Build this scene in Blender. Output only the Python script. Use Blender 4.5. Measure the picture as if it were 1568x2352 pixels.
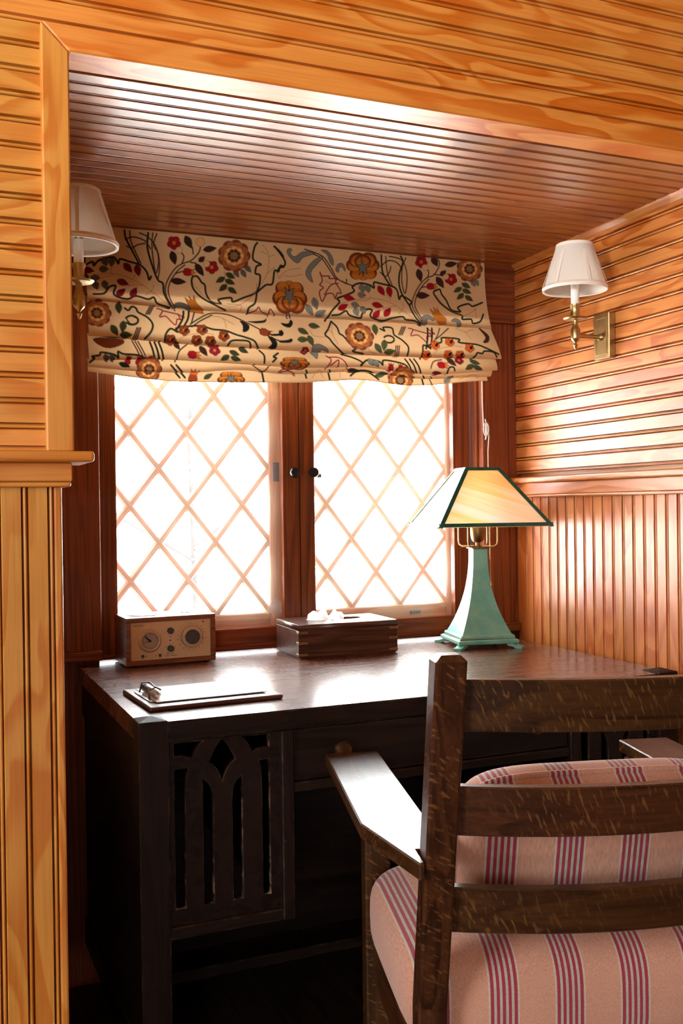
import bpy, bmesh, math, random
import numpy as np
from mathutils import Vector, Matrix

for o in list(bpy.data.objects): bpy.data.objects.remove(o, do_unlink=True)
scene = bpy.context.scene
COL = scene.collection
random.seed(4)

# ------------------------------------------------------------------ camera, sky, light, exposure
def cam_basis(yaw, pitch, roll):
    y, p, r = (math.radians(a) for a in (yaw, pitch, roll))
    fwd = Vector((math.sin(y)*math.cos(p), math.cos(y)*math.cos(p), math.sin(p)))
    right = Vector((math.cos(y), -math.sin(y), 0)); up = right.cross(fwd)
    return right*math.cos(r) - up*math.sin(r), right*math.sin(r) + up*math.cos(r), fwd
cd = bpy.data.cameras.new('camera'); cam = bpy.data.objects.new('camera', cd); COL.objects.link(cam)
cd.sensor_fit = 'VERTICAL'; cd.sensor_height = 36.0; cd.sensor_width = 24.0; cd.lens = 35.0
cd.clip_start = 0.05; cd.clip_end = 200
_r, _u, _f = cam_basis(23.1, -0.28, 0.75)
cam.matrix_world = Matrix(((_r.x, _u.x, -_f.x, 0), (_r.y, _u.y, -_f.y, 0), (_r.z, _u.z, -_f.z, 1.125), (0, 0, 0, 1)))
scene.camera = cam

world = bpy.data.worlds.new('overcast_sky'); scene.world = world; world.use_nodes = True
_wt = world.node_tree; _bg = _wt.nodes['Background']
_tc = _wt.nodes.new('ShaderNodeTexCoord'); _sp = _wt.nodes.new('ShaderNodeSeparateXYZ'); _wt.links.new(_tc.outputs['Generated'], _sp.inputs[0])
_cr = _wt.nodes.new('ShaderNodeValToRGB'); _wt.links.new(_sp.outputs[2], _cr.inputs[0]); _cr.color_ramp.interpolation = 'EASE'
_cr.color_ramp.elements[0].position = 0.0; _cr.color_ramp.elements[0].color = (1.0, .98, .95, 1)      # open sunlit snow below the horizon
_cr.color_ramp.elements[1].position = 0.05; _cr.color_ramp.elements[1].color = (.45, .465, .475, 1)       # bright hazy winter sky above it
_wt.links.new(_cr.outputs[0], _bg.inputs[0]); _bg.inputs[1].default_value = 52.0

def area(name, loc, target, sx, sy, power, color=(1, 1, 1)):
    l = bpy.data.lights.new(name, 'AREA'); l.shape = 'RECTANGLE'; l.size = sx; l.size_y = sy; l.energy = power; l.color = color
    o = bpy.data.objects.new(name, l); COL.objects.link(o); o.location = loc
    o.rotation_euler = (Vector(target) - Vector(loc)).to_track_quat('-Z', 'Y').to_euler()
    return o
# portals guide the sky's own light through the window openings of the alcove and of the room
BWN = (-1.65, -1.00, 1.05, 2.00)    # room window opening in the back wall: x0, x1, z0, z1
SWN = (-0.45, 0.55, 1.05, 2.10)     # room window opening in the left side wall: y0, y1, z0, z1
for nm, lc_, tg, sx_, sy_ in (('casement_portal', (0.92, 2.56, 1.2), (0.92, 0, 1.2), 1.06, 0.9),
                              ('back_portal', ((BWN[0]+BWN[1])/2, -2.62, (BWN[2]+BWN[3])/2), ((BWN[0]+BWN[1])/2, 0, (BWN[2]+BWN[3])/2), BWN[1]-BWN[0], BWN[3]-BWN[2]),
                              ('side_portal', (-2.42, (SWN[0]+SWN[1])/2, (SWN[2]+SWN[3])/2), (0, (SWN[0]+SWN[1])/2, (SWN[2]+SWN[3])/2), SWN[1]-SWN[0], SWN[3]-SWN[2])):
    area(nm, lc_, tg, sx_, sy_, 1.0).data.cycles.is_portal = True

scene.view_settings.view_transform = 'Standard'; scene.view_settings.look = 'None'
scene.view_settings.exposure = 0.0; scene.view_settings.gamma = 1.0
scene.view_settings.use_curve_mapping = False

# ------------------------------------------------------------------ node helpers and materials
def lin(r, g, b):
    f = lambda c: c/12.92 if c <= 0.04045 else ((c+0.055)/1.055)**2.4
    return (f(r/255), f(g/255), f(b/255), 1)
class NT:
    def __init__(s, name):
        s.m = bpy.data.materials.new(name); s.m.use_nodes = True; s.t = s.m.node_tree
        s.t.nodes.clear(); s.out = s.n('ShaderNodeOutputMaterial')
    def n(s, typ, **kw):
        x = s.t.nodes.new(typ)
        for k, v in kw.items(): setattr(x, k, v)
        return x
    def l(s, a, b): s.t.links.new(a, b)
    def inp(s, sock, v):
        if hasattr(v, 'is_output'): s.l(v, sock)
        else: sock.default_value = v
    def math(s, op, a, b=0.0, c=None):
        x = s.n('ShaderNodeMath', operation=op); s.inp(x.inputs[0], a); s.inp(x.inputs[1], b)
        if c is not None: s.inp(x.inputs[2], c)
        return x.outputs[0]
    def noise(s, vec, scale=1.0, detail=2.0, rough=0.5, dist=0.0):
        x = s.n('ShaderNodeTexNoise'); s.l(vec, x.inputs['Vector'])
        x.inputs['Scale'].default_value = scale; x.inputs['Detail'].default_value = detail
        x.inputs['Roughness'].default_value = rough; x.inputs['Distortion'].default_value = dist
        return x.outputs[0]
    def ramp(s, fac, stops, interp='LINEAR'):
        x = s.n('ShaderNodeValToRGB'); s.inp(x.inputs[0], fac); cr = x.color_ramp; cr.interpolation = interp
        while len(cr.elements) < len(stops): cr.elements.new(0.5)
        for e, (p, c) in zip(cr.elements, stops):
            e.position = p; e.color = c if len(c) == 4 else (*c, 1)
        return x.outputs[0]
    def mix(s, fac, a, b, mode='MIX'):
        x = s.n('ShaderNodeMixRGB', blend_type=mode); s.inp(x.inputs[0], fac); s.inp(x.inputs[1], a); s.inp(x.inputs[2], b)
        return x.outputs[0]
    def comb(s, x, y, z):
        c = s.n('ShaderNodeCombineXYZ'); s.inp(c.inputs[0], x); s.inp(c.inputs[1], y); s.inp(c.inputs[2], z); return c.outputs[0]
    def obj_xyz(s):
        tc = s.n('ShaderNodeTexCoord'); sp = s.n('ShaderNodeSeparateXYZ'); s.l(tc.outputs['Object'], sp.inputs[0])
        return tc.outputs['Object'], sp.outputs
    def bsdf(s, **kw):
        p = s.n('ShaderNodeBsdfPrincipled')
        for k, v in kw.items(): s.inp(p.inputs[k.replace('_', ' ')], v)
        s.l(p.outputs[0], s.out.inputs[0]); return p
    def bump(s, p, h, strength=0.2, dist=0.001):
        b = s.n('ShaderNodeBump'); b.inputs['Strength'].default_value = strength; b.inputs['Distance'].default_value = dist
        s.l(h, b.inputs['Height']); s.l(b.outputs[0], p.inputs['Normal'])

g = lambda v: (v, v, v, 1)
_wood = {}
WOODS = {   # light, dark, across scale, along scale, ring count, fibre, roughness, coat, coat roughness, variation
 'pine':  dict(light=(.61, .245, .040, 1), dark=(.485, .118, .004, 1), sc=13, sa=2.8, K=5.5, fib=.22, dist=.7, rough=.44, spec=.35, coat=.45, cr=.34, cior=1.5, var=.20),
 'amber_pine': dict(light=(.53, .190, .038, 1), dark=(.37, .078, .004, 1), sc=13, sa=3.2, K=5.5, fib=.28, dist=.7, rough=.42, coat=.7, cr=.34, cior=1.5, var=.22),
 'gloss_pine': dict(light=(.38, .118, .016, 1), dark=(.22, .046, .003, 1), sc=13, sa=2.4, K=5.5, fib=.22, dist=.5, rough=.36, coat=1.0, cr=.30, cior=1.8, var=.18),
 'red':   dict(light=(.215, .050, .009, 1), dark=(.10, .019, .004, 1), sc=30, sa=.7, K=9, fib=.45, rough=.42, coat=.05, cr=.22, var=.12, spec=.35),
 'oak':   dict(light=(.062, .021, .0065, 1), dark=(.024, .0078, .0032, 1), sc=16, sa=1.5, K=7, fib=.6, rough=.36, coat=.25, cr=.24, var=.10, spec=.25, fleck=(.15, .062, .018, 1)),
 'desk':  dict(light=(.015, .0068, .004, 1), dark=(.0065, .0032, .0022, 1), sc=18, sa=1.3, K=7, fib=.6, rough=.45, coat=0, cr=.22, var=.06, spec=.18, wear=(.32, .20, .11, 1)),
 'top':   dict(light=(.125, .042, .014, 1), dark=(.062, .020, .008, 1), sc=9, sa=1.3, K=7, fib=.7, rough=.50, coat=.9, cr=.20, var=.05, spec=.2, fleck=(.25, .11, .045, 1)),
 'floor': dict(light=(.030, .016, .009, 1), dark=(.014, .008, .005, 1), sc=14, sa=1.2, K=6, fib=.5, rough=.45, coat=.15, cr=.3, var=.3),
 'cherry': dict(light=(.20, .062, .021, 1), dark=(.12, .034, .012, 1), sc=22, sa=2.0, K=7, fib=.4, rough=.32, coat=.3, cr=.2, var=.02),
 'rose':  dict(light=(.095, .034, .022, 1), dark=(.030, .010, .008, 1), sc=34, sa=2.5, K=6, fib=.75, rough=.34, coat=.25, cr=.25, var=.02),
 'lattice': dict(light=(.72, .40, .24, 1), dark=(.58, .28, .15, 1), sc=20, sa=1.2, K=6, fib=.3, rough=.5, coat=.1, cr=.3, var=.08),
 'shell': dict(light=(.50, .25, .08, 1), dark=(.36, .13, .03, 1), sc=8, sa=1.0, K=6, fib=.3, rough=.5, coat=.2, cr=.3, var=.05),
}
def wood(kind, axis='X'):
    key = kind + '_wood_' + axis
    if key in _wood: return _wood[key]
    w = WOODS[kind]; t = NT(key)
    co, xyz = t.obj_xyz()
    order = {'X': (0, 1, 2), 'Y': (1, 0, 2), 'Z': (2, 0, 1)}[axis]
    al, ac, dp = (xyz[i] for i in order)
    oi = t.n('ShaderNodeObjectInfo'); rnd = oi.outputs['Random']
    off = t.math('MULTIPLY', rnd, 57.0)
    base = t.comb(t.math('ADD', t.math('MULTIPLY', al, w['sa']), off), t.math('ADD', t.math('MULTIPLY', ac, w['sc']), off), t.math('MULTIPLY', dp, w['sc']))
    n = t.noise(base, 1.0, 1.5, .42, w.get('dist', .25))
    fr = t.math('FRACT', t.math('MULTIPLY', n, w['K']))
    ring = t.ramp(fr, [(0, g(0)), (.35, g(.12)), (.68, g(.85)), (.90, g(1)), (1, g(0))])
    fibv = t.comb(t.math('ADD', t.math('MULTIPLY', al, 7.0), off), t.math('MULTIPLY', ac, 240.0), t.math('MULTIPLY', dp, 240.0))
    fib = t.noise(fibv, 1.0, 3.0, .6)
    blot = t.noise(base, 0.45, 2.0, .5)
    fac = t.math('MULTIPLY', ring, t.ramp(blot, [(.3, g(.5)), (.6, g(1))]))
    c = t.mix(fac, w['light'], w['dark'])
    c = t.mix(w['fib'], c, t.mix(1.0, c, t.ramp(fib, [(.32, g(.45)), (.62, g(1.25))]), 'MULTIPLY'))
    if 'fleck' in w:
        cr_ = t.math('ADD', ac, dp)
        fu = t.math('SUBTRACT', t.math('MULTIPLY', al, .5), t.math('MULTIPLY', cr_, .87)); fw = t.math('ADD', t.math('MULTIPLY', al, .87), t.math('MULTIPLY', cr_, .5))
        fv = t.comb(t.math('ADD', t.math('MULTIPLY', fu, 48.0), off), t.math('MULTIPLY', fw, 210.0), t.math('MULTIPLY', rnd, 40.0))
        fl = t.noise(fv, 1.35, 1.0, .5, .3)
        msk = t.noise(co, 9.0, 2.0)
        f2 = t.math('MULTIPLY', t.ramp(fl, [(.58, g(0)), (.68, g(1))]), t.ramp(msk, [(.36, g(0)), (.54, g(.9))]))
        c = t.mix(f2, c, w['fleck'])
    if 'wear' in w:
        wn = t.noise(co, 28.0, 5.0, .75); geo = t.n('ShaderNodeNewGeometry')
        bv = t.n('ShaderNodeBevel', samples=4); bv.inputs['Radius'].default_value = .0024
        dt = t.n('ShaderNodeVectorMath', operation='DOT_PRODUCT'); t.l(bv.outputs[0], dt.inputs[0]); t.l(geo.outputs['True Normal'], dt.inputs[1])
        pt = t.ramp(dt.outputs['Value'], [(.80, g(1)), (.96, g(0))])
        sp = t.ramp(t.noise(co, 130.0, 3.0, .6), [(.745, g(0)), (.77, g(.6))])
        c = t.mix(t.math('MAXIMUM', t.math('MULTIPLY', pt, t.ramp(wn, [(.48, g(0)), (.62, g(.8))])), sp), c, w['wear'])
    hs = t.n('ShaderNodeHueSaturation'); t.l(c, hs.inputs['Color'])
    t.l(t.math('ADD', t.math('MULTIPLY', rnd, w['var']), 1.0 - w['var']/2), hs.inputs['Value'])
    t.l(t.math('ADD', t.math('MULTIPLY', rnd, -.012), .506), hs.inputs['Hue'])
    p = t.bsdf(Base_Color=hs.outputs[0], Roughness=w['rough'], Coat_Weight=w['coat'], Coat_Roughness=w['cr'], Specular_IOR_Level=w.get('spec', .5), Coat_IOR=w.get('cior', 1.5))
    t.bump(p, fib, .12, .0006)
    _wood[key] = t.m
    return t.m

def plain(name, color, rough=.5, metal=0.0, noise=0.0, scale=40, **kw):
    t = NT(name); co, _ = t.obj_xyz(); n = t.noise(co, scale, 3.0, .6)
    c = t.mix(1.0, color, t.ramp(n, [(.3, g(1-noise)), (.7, g(1+noise))]), 'MULTIPLY')
    p = t.bsdf(Base_Color=c, Roughness=rough, Metallic=metal, **kw)
    return t.m
M = {}
M['lit_bulb'] = plain('lit_bulb', (.9, .8, .6, 1), .5, 0, .02, 40, Emission_Color=(1.0, .62, .34, 1), Emission_Strength=9.0)
M['brass'] = plain('aged_brass', (.42, .30, .14, 1), .34, 1.0, .18, 30)
M['brass_dark'] = plain('dark_brass', (.20, .12, .05, 1), .38, 1.0, .2, 30)
M['brass_inlay'] = plain('brass_inlay', (.30, .22, .10, 1), .42, .8, .2, 120)
M['steel'] = plain('nickel_steel', (.55, .55, .56, 1), .3, 1.0, .1, 60)
M['black'] = plain('black_metal', (.012, .012, .013, 1), .32, .3, .1)
M['grey_plate'] = plain('grey_plate', (.20, .20, .21, 1), .5, .3, .15)
M['white_paint'] = plain('white_sleeve', (.80, .79, .76, 1), .45, 0, .05)
M['ink'] = plain('black_ink', (.02, .016, .014, 1), .7, 0, .0)
M['red_ink'] = plain('red_hand', (.45, .03, .02, 1), .6, 0, .0)
M['radio_face'] = plain('beige_faceplate', (.56, .36, .20, 1), .55, 0, .06, 200)
M['radio_ring'] = plain('warm_ring', (.50, .33, .20, 1), .4, .2, .05)
M['knob'] = plain('dark_grey_knob', (.045, .042, .036, 1), .6, 0, .1, 150)
M['dial_disc'] = plain('clock_dial', (.36, .25, .18, 1), .3, 0, .05)
M['silver'] = plain('silver_disc', (.62, .64, .66, 1), .38, .6, .03)
M['paper'] = plain('white_paper', (.80, .80, .82, 1), .6, 0, .02)
M['tissue'] = plain('white_tissue', (.84, .84, .84, 1), .9, 0, .02)
def tissue_paper():
    t = NT('white_tissue_paper'); co, _ = t.obj_xyz(); n = t.noise(co, 120, 2); c = t.mix(n, (.86, .86, .86, 1), (.93, .93, .93, 1))
    d = t.n('ShaderNodeBsdfDiffuse'); t.l(c, d.inputs[0]); tr = t.n('ShaderNodeBsdfTranslucent'); t.l(c, tr.inputs[0])
    m = t.n('ShaderNodeMixShader'); m.inputs[0].default_value = .5; t.l(d.outputs[0], m.inputs[1]); t.l(tr.outputs[0], m.inputs[2]); t.l(m.outputs[0], t.out.inputs[0]); return t.m
M['tissue'] = tissue_paper()
M['tape'] = plain('clear_tape', (.80, .72, .68, 1), .4, 0, .1, 60, Alpha=.35)
M['cord'] = plain('white_cord', (.78, .74, .68, 1), .8, 0, .05, 200)
M['snow'] = plain('shaded_snow_ground', (.45, .47, .50, 1), .9, 0, .02, 2)  # snow colour darkened to stand in for the house's shade
M['bark'] = plain('pale_bark', (.040, .040, .042, 1), .9, 0, .2, 8)

def teal():
    t = NT('worn_teal_enamel'); co, _ = t.obj_xyz()
    n = t.noise(co, 22, 4, .6); sp = t.ramp(t.noise(co, 95, 3, .65), [(.70, g(0)), (.73, g(1))])
    c = t.mix(t.ramp(n, [(.35, g(0)), (.7, g(1))]), (.10, .36, .31, 1), (.21, .47, .38, 1))
    c = t.mix(t.math('MULTIPLY', sp, .9), c, (.03, .035, .03, 1))
    p = t.bsdf(Base_Color=c, Roughness=.42, Coat_Weight=.2, Coat_Roughness=.3); return t.m
M['teal'] = teal()
M['green_frame'] = plain('dark_green_enamel', (.018, .105, .072, 1), .35, .2, .25, 30)

def slag_glass():
    t = NT('amber_slag_glass'); co, xyz = t.obj_xyz()
    v = t.comb(t.math('MULTIPLY', t.math('ADD', xyz[0], t.math('MULTIPLY', xyz[2], 2.2)), 5.0), t.math('MULTIPLY', xyz[1], 5.0), t.math('MULTIPLY', t.math('SUBTRACT', xyz[2], t.math('MULTIPLY', xyz[0], -.35)), 34.0))
    n = t.noise(v, 1.0, 3.0, .55, .6)
    c = t.ramp(n, [(.30, (.98, .93, .88)), (.50, (.98, .87, .74)), (.66, (.95, .72, .42)), (.8, (.98, .90, .82))])
    d = t.n('ShaderNodeBsdfDiffuse'); t.l(c, d.inputs[0]); tr = t.n('ShaderNodeBsdfTranslucent'); t.l(c, tr.inputs[0])
    m1 = t.n('ShaderNodeMixShader'); m1.inputs[0].default_value = .75; t.l(d.outputs[0], m1.inputs[1]); t.l(tr.outputs[0], m1.inputs[2])
    gl = t.n('ShaderNodeBsdfGlossy'); gl.inputs['Roughness'].default_value = .15
    m2 = t.n('ShaderNodeMixShader'); m2.inputs[0].default_value = .07; t.l(m1.outputs[0], m2.inputs[1]); t.l(gl.outputs[0], m2.inputs[2])
    t.l(m2.outputs[0], t.out.inputs[0]); return t.m
M['slag'] = slag_glass()

def shade_cloth():
    t = NT('cream_linen_shade'); co, _ = t.obj_xyz(); n = t.noise(co, 350, 2)
    c = t.mix(n, (.84, .80, .73, 1), (.90, .88, .83, 1))
    d = t.n('ShaderNodeBsdfDiffuse'); t.l(c, d.inputs[0]); tr = t.n('ShaderNodeBsdfTranslucent'); t.l(c, tr.inputs[0])
    m = t.n('ShaderNodeMixShader'); m.inputs[0].default_value = .35; t.l(d.outputs[0], m.inputs[1]); t.l(tr.outputs[0], m.inputs[2])
    t.l(m.outputs[0], t.out.inputs[0]); return t.m
M['shade'] = shade_cloth()
M['shade_trim'] = plain('cream_shade_binding', (.80, .75, .67, 1), .8, 0, .06, 300)

def glass(name, dust, refl=.06):
    t = NT(name); co, _ = t.obj_xyz()
    tr = t.n('ShaderNodeBsdfTransparent'); tr.inputs[0].default_value = (.98, .985, .98, 1)
    gl = t.n('ShaderNodeBsdfGlossy'); gl.inputs['Roughness'].default_value = .04
    m = t.n('ShaderNodeMixShader'); m.inputs[0].default_value = refl; t.l(tr.outputs[0], m.inputs[1]); t.l(gl.outputs[0], m.inputs[2])
    if dust:
        tl = t.n('ShaderNodeBsdfTranslucent'); tl.inputs[0].default_value = (.9, .86, .84, 1)
        n = t.noise(co, 6, 5, .65); f = t.math('MULTIPLY', t.ramp(n, [(.3, g(.75)), (.7, g(1.15))]), dust)
        m2 = t.n('ShaderNodeMixShader'); t.l(f, m2.inputs[0]); t.l(m.outputs[0], m2.inputs[1]); t.l(tl.outputs[0], m2.inputs[2]); m = m2
    t.l(m.outputs[0], t.out.inputs[0]); return t.m
M['pane'] = glass('leaded_pane_glass', 0.0, .05)
M['dusty'] = glass('dusty_storm_glass', 0.011, .05)

def stripes():
    t = NT('striped_upholstery'); co, xyz = t.obj_xyz()
    P_ = .0915
    f = t.math('FRACT', t.math('DIVIDE', t.math('ADD', xyz[0], .0555 + P_*20.5), P_))
    base = (.56, .285, .19, 1); sage = (.44, .42, .32, 1); red = (.33, .018, .050, 1); pale = (.62, .50, .36, 1)
    st = [(0.0, base), (.272, pale), (.284, sage), (.300, red)]; p = .300
    for k in range(4): st += [(p+.048, sage), (p+.088, red)]; p += .088
    st += [(p+.048, sage), (p+.064, pale), (p+.076, base)]
    c = t.ramp(f, st, 'CONSTANT')
    wv = t.n('ShaderNodeTexWave'); wv.inputs['Scale'].default_value = 1.0
    n1 = t.noise(t.comb(t.math('MULTIPLY', xyz[0], 500.), t.math('MULTIPLY', xyz[1], 90.), t.math('MULTIPLY', xyz[2], 500.)), 1, 2)
    n2 = t.noise(co, 7.0, 3.0)
    c = t.mix(.5, c, t.mix(1, c, t.ramp(n1, [(.3, g(.62)), (.7, g(1.25))]), 'MULTIPLY'))
    c = t.mix(.35, c, t.mix(1, c, t.ramp(n2, [(.3, g(.8)), (.7, g(1.1))]), 'MULTIPLY'))
    p = t.bsdf(Base_Color=c, Roughness=.8, Sheen_Weight=.35); t.bump(p, n1, .25, .0006); return t.m
M['stripes'] = stripes()

def print_cloth():
    t = NT('printed_linen'); at = t.n('ShaderNodeAttribute', attribute_name='print'); co, xyz = t.obj_xyz()
    n = t.noise(t.comb(t.math('MULTIPLY', xyz[0], 900.), t.math('MULTIPLY', xyz[1], 50.), t.math('MULTIPLY', xyz[2], 150.)), 1, 2)
    n2 = t.noise(t.comb(t.math('MULTIPLY', xyz[0], 150.), t.math('MULTIPLY', xyz[1], 50.), t.math('MULTIPLY', xyz[2], 900.)), 1, 2)
    c = t.mix(.22, at.outputs['Color'], t.mix(1, at.outputs['Color'], t.ramp(t.math('MULTIPLY', t.math('ADD', n, n2), .5), [(.35, g(.7)), (.65, g(1.2))]), 'MULTIPLY'))
    d = t.n('ShaderNodeBsdfDiffuse'); t.l(c, d.inputs[0]); tr = t.n('ShaderNodeBsdfTranslucent'); t.l(c, tr.inputs[0])
    m = t.n('ShaderNodeMixShader'); m.inputs[0].default_value = .10; t.l(d.outputs[0], m.inputs[1]); t.l(tr.outputs[0], m.inputs[2])
    t.l(m.outputs[0], t.out.inputs[0]); return t.m
M['print'] = print_cloth()

# ------------------------------------------------------------------ mesh helpers
def reg(o, label=None, cat=None, group=None, kind=None):
    if label: o['label'] = label
    if cat: o['category'] = cat
    if group: o['group'] = group
    if kind: o['kind'] = kind
    return o
def empty(name, loc=(0, 0, 0), rz=0.0, **kw):
    o = bpy.data.objects.new(name, None); COL.objects.link(o); o.location = loc; o.rotation_euler = (0, 0, rz); o.empty_display_size = .05
    return reg(o, **kw)
def link(name, me, mat, parent=None, mtx=None, **kw):
    o = bpy.data.objects.new(name, me); COL.objects.link(o)
    if mat is not None and not me.materials: me.materials.append(mat)
    if parent: o.parent = parent
    if mtx is not None: o.matrix_basis = mtx
    return reg(o, **kw)
def bm_obj(name, bm, mat, parent=None, smooth=False, mtx=None, **kw):
    me = bpy.data.meshes.new(name); bmesh.ops.recalc_face_normals(bm, faces=bm.faces); bm.to_mesh(me); bm.free()
    if smooth:
        me.polygons.foreach_set('use_smooth', [True]*len(me.polygons))
        try: me.set_sharp_from_angle(angle=math.radians(38))
        except Exception: pass
    return link(name, me, mat, parent, mtx, **kw)
def add_box(bm, x0, x1, y0, y1, z0, z1, bevel=0.0, seg=1, mtx=None):
    m = Matrix.Translation(((x0+x1)/2, (y0+y1)/2, (z0+z1)/2)) @ Matrix.Diagonal((x1-x0, y1-y0, z1-z0, 1))
    r = bmesh.ops.create_cube(bm, size=1, matrix=(mtx @ m) if mtx is not None else m)
    if bevel > 0:
        es = list({e for v in r['verts'] for e in v.link_edges})
        bmesh.ops.bevel(bm, geom=es, offset=bevel, segments=seg, affect='EDGES', profile=.5)
def box(name, b, mat, parent=None, bevel=.0015, seg=1, **kw):
    bm = bmesh.new(); add_box(bm, *b, bevel=bevel, seg=seg); return bm_obj(name, bm, mat, parent, **kw)
def add_lathe(bm, prof, n=32, center=(0, 0, 0), axis='Z', mtx=None, closed=False):
    rings = []
    for r, h in prof:
        ring = []
        for k in range(n):
            a = 2*math.pi*k/n; p = (r*math.cos(a), r*math.sin(a), h)
            if axis == 'Y': p = (p[0], p[2], p[1])
            elif axis == 'X': p = (p[2], p[0], p[1])
            v = Vector(p) + Vector(center)
            ring.append(bm.verts.new(mtx @ v if mtx is not None else v))
        rings.append(ring)
    pairs = list(zip(rings, rings[1:])) + ([(rings[-1], rings[0])] if closed else [])
    for A, B in pairs:
        for k in range(n): bm.faces.new((A[k], A[(k+1) % n], B[(k+1) % n], B[k]))
    if not closed:
        bm.faces.new(rings[0]); bm.faces.new(rings[-1])
def lathe(name, prof, mat, parent=None, n=32, center=(0, 0, 0), axis='Z', closed=False, **kw):
    bm = bmesh.new(); add_lathe(bm, prof, n, center, axis, None, closed); return bm_obj(name, bm, mat, parent, smooth=True, **kw)
def add_tube(bm, pts, r, n=8, closed=False, cap=True):
    pts = [Vector(p) for p in pts]; N = len(pts); rings = []; prev = None
    for i, p in enumerate(pts):
        if closed: t = pts[(i+1) % N] - pts[i-1]
        else: t = pts[min(i+1, N-1)] - pts[max(i-1, 0)]
        t = t.normalized()
        if prev is None:
            a = Vector((0, 0, 1)) if abs(t.z) < .9 else Vector((1, 0, 0)); u = t.cross(a).normalized()
        else: u = (prev - t*prev.dot(t)).normalized()
        prev = u; w = t.cross(u); rr = r[i] if isinstance(r, (list, tuple)) else r
        rings.append([bm.verts.new(p + (u*math.cos(2*math.pi*k/n) + w*math.sin(2*math.pi*k/n))*rr) for k in range(n)])
    for A, B in list(zip(rings, rings[1:])) + ([(rings[-1], rings[0])] if closed else []):
        for k in range(n): bm.faces.new((A[k], A[(k+1) % n], B[(k+1) % n], B[k]))
    if cap and not closed: bm.faces.new(rings[0]); bm.faces.new(rings[-1])
def tube(name, pts, r, mat, parent=None, n=8, closed=False, **kw):
    bm = bmesh.new(); add_tube(bm, pts, r, n, closed); return bm_obj(name, bm, mat, parent, smooth=True, **kw)
def add_prism(bm, poly, z0, z1, mp=lambda x, y, z: (x, y, z)):
    A = [bm.verts.new(mp(x, y, z0)) for x, y in poly]; B = [bm.verts.new(mp(x, y, z1)) for x, y in poly]
    bm.faces.new(A); bm.faces.new(B); n = len(poly)
    for i in range(n): bm.faces.new((A[i], A[(i+1) % n], B[(i+1) % n], B[i]))
def prism(name, poly, z0, z1, mat, parent=None, mp=lambda x, y, z: (x, y, z), bevel=0.0, **kw):
    bm = bmesh.new(); add_prism(bm, poly, z0, z1, mp)
    if bevel > 0:
        bmesh.ops.recalc_face_normals(bm, faces=bm.faces)
        bmesh.ops.bevel(bm, geom=list(bm.edges), offset=bevel, segments=1, affect='EDGES', profile=.5)
    return bm_obj(name, bm, mat, parent, **kw)
def loft_squares(bm, stack):            # (half width, height) list
    rings = []
    for h, z in stack: rings.append([bm.verts.new((sx*h, sy*h, z)) for sx, sy in ((-1, -1), (1, -1), (1, 1), (-1, 1))])
    for A, B in zip(rings, rings[1:]):
        for k in range(4): bm.faces.new((A[k], A[(k+1) % 4], B[(k+1) % 4], B[k]))
    bm.faces.new(rings[0]); bm.faces.new(rings[-1])
def cutout_mesh(name, outer, holes, depth, bev=.0008):
    cu = bpy.data.curves.new(name, 'CURVE'); cu.dimensions = '2D'; cu.fill_mode = 'BOTH'; cu.extrude = depth/2; cu.bevel_depth = bev; cu.bevel_resolution = 0
    for lp in [outer] + holes:
        s = cu.splines.new('POLY'); s.points.add(len(lp)-1); s.use_cyclic_u = True
        for p, (x, y) in zip(s.points, lp): p.co = (x, y, 0, 1)
    o = bpy.data.objects.new(name, cu); COL.objects.link(o)
    dg = bpy.context.evaluated_depsgraph_get(); me = bpy.data.meshes.new_from_object(o.evaluated_get(dg))
    bpy.data.objects.remove(o, do_unlink=True); bpy.data.curves.remove(cu); me.materials.clear(); me.name = name
    return me
def text(name, s, size, mat, parent, mtx, align='LEFT', extrude=.0001):
    cu = bpy.data.curves.new(name, 'FONT'); cu.body = s; cu.size = size; cu.align_x = align; cu.align_y = 'CENTER'; cu.extrude = extrude; cu.resolution_u = 2
    o = bpy.data.objects.new(name, cu); COL.objects.link(o)
    dg = bpy.context.evaluated_depsgraph_get(); me = bpy.data.meshes.new_from_object(o.evaluated_get(dg))
    bpy.data.objects.remove(o, do_unlink=True); bpy.data.curves.remove(cu); me.materials.clear()
    return link(name, me, mat, parent, mtx)
def smooth_line(pts, k=6, closed=False):
    P = [np.array(p, float) for p in pts]; n = len(P); out = []
    for i in range(n if closed else n-1):
        p0 = P[i-1] if (i > 0 or closed) else P[0]; p1 = P[i]; p2 = P[(i+1) % n]; p3 = P[(i+2) % n] if (closed or i+2 < n) else P[-1]
        for j in range(k):
            t = j/k; out.append(.5*((2*p1) + (-p0+p2)*t + (2*p0-5*p1+4*p2-p3)*t*t + (-p0+3*p1-3*p2+p3)*t**3))
    if not closed: out.append(P[-1])
    return out
def axes(o, x, y, z):                       # matrix from origin and three axis vectors
    x, y, z = Vector(x), Vector(y), Vector(z)
    return Matrix(((x.x, y.x, z.x, o[0]), (x.y, y.y, z.y, o[1]), (x.z, y.z, z.z, o[2]), (0, 0, 0, 1)))

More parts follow.
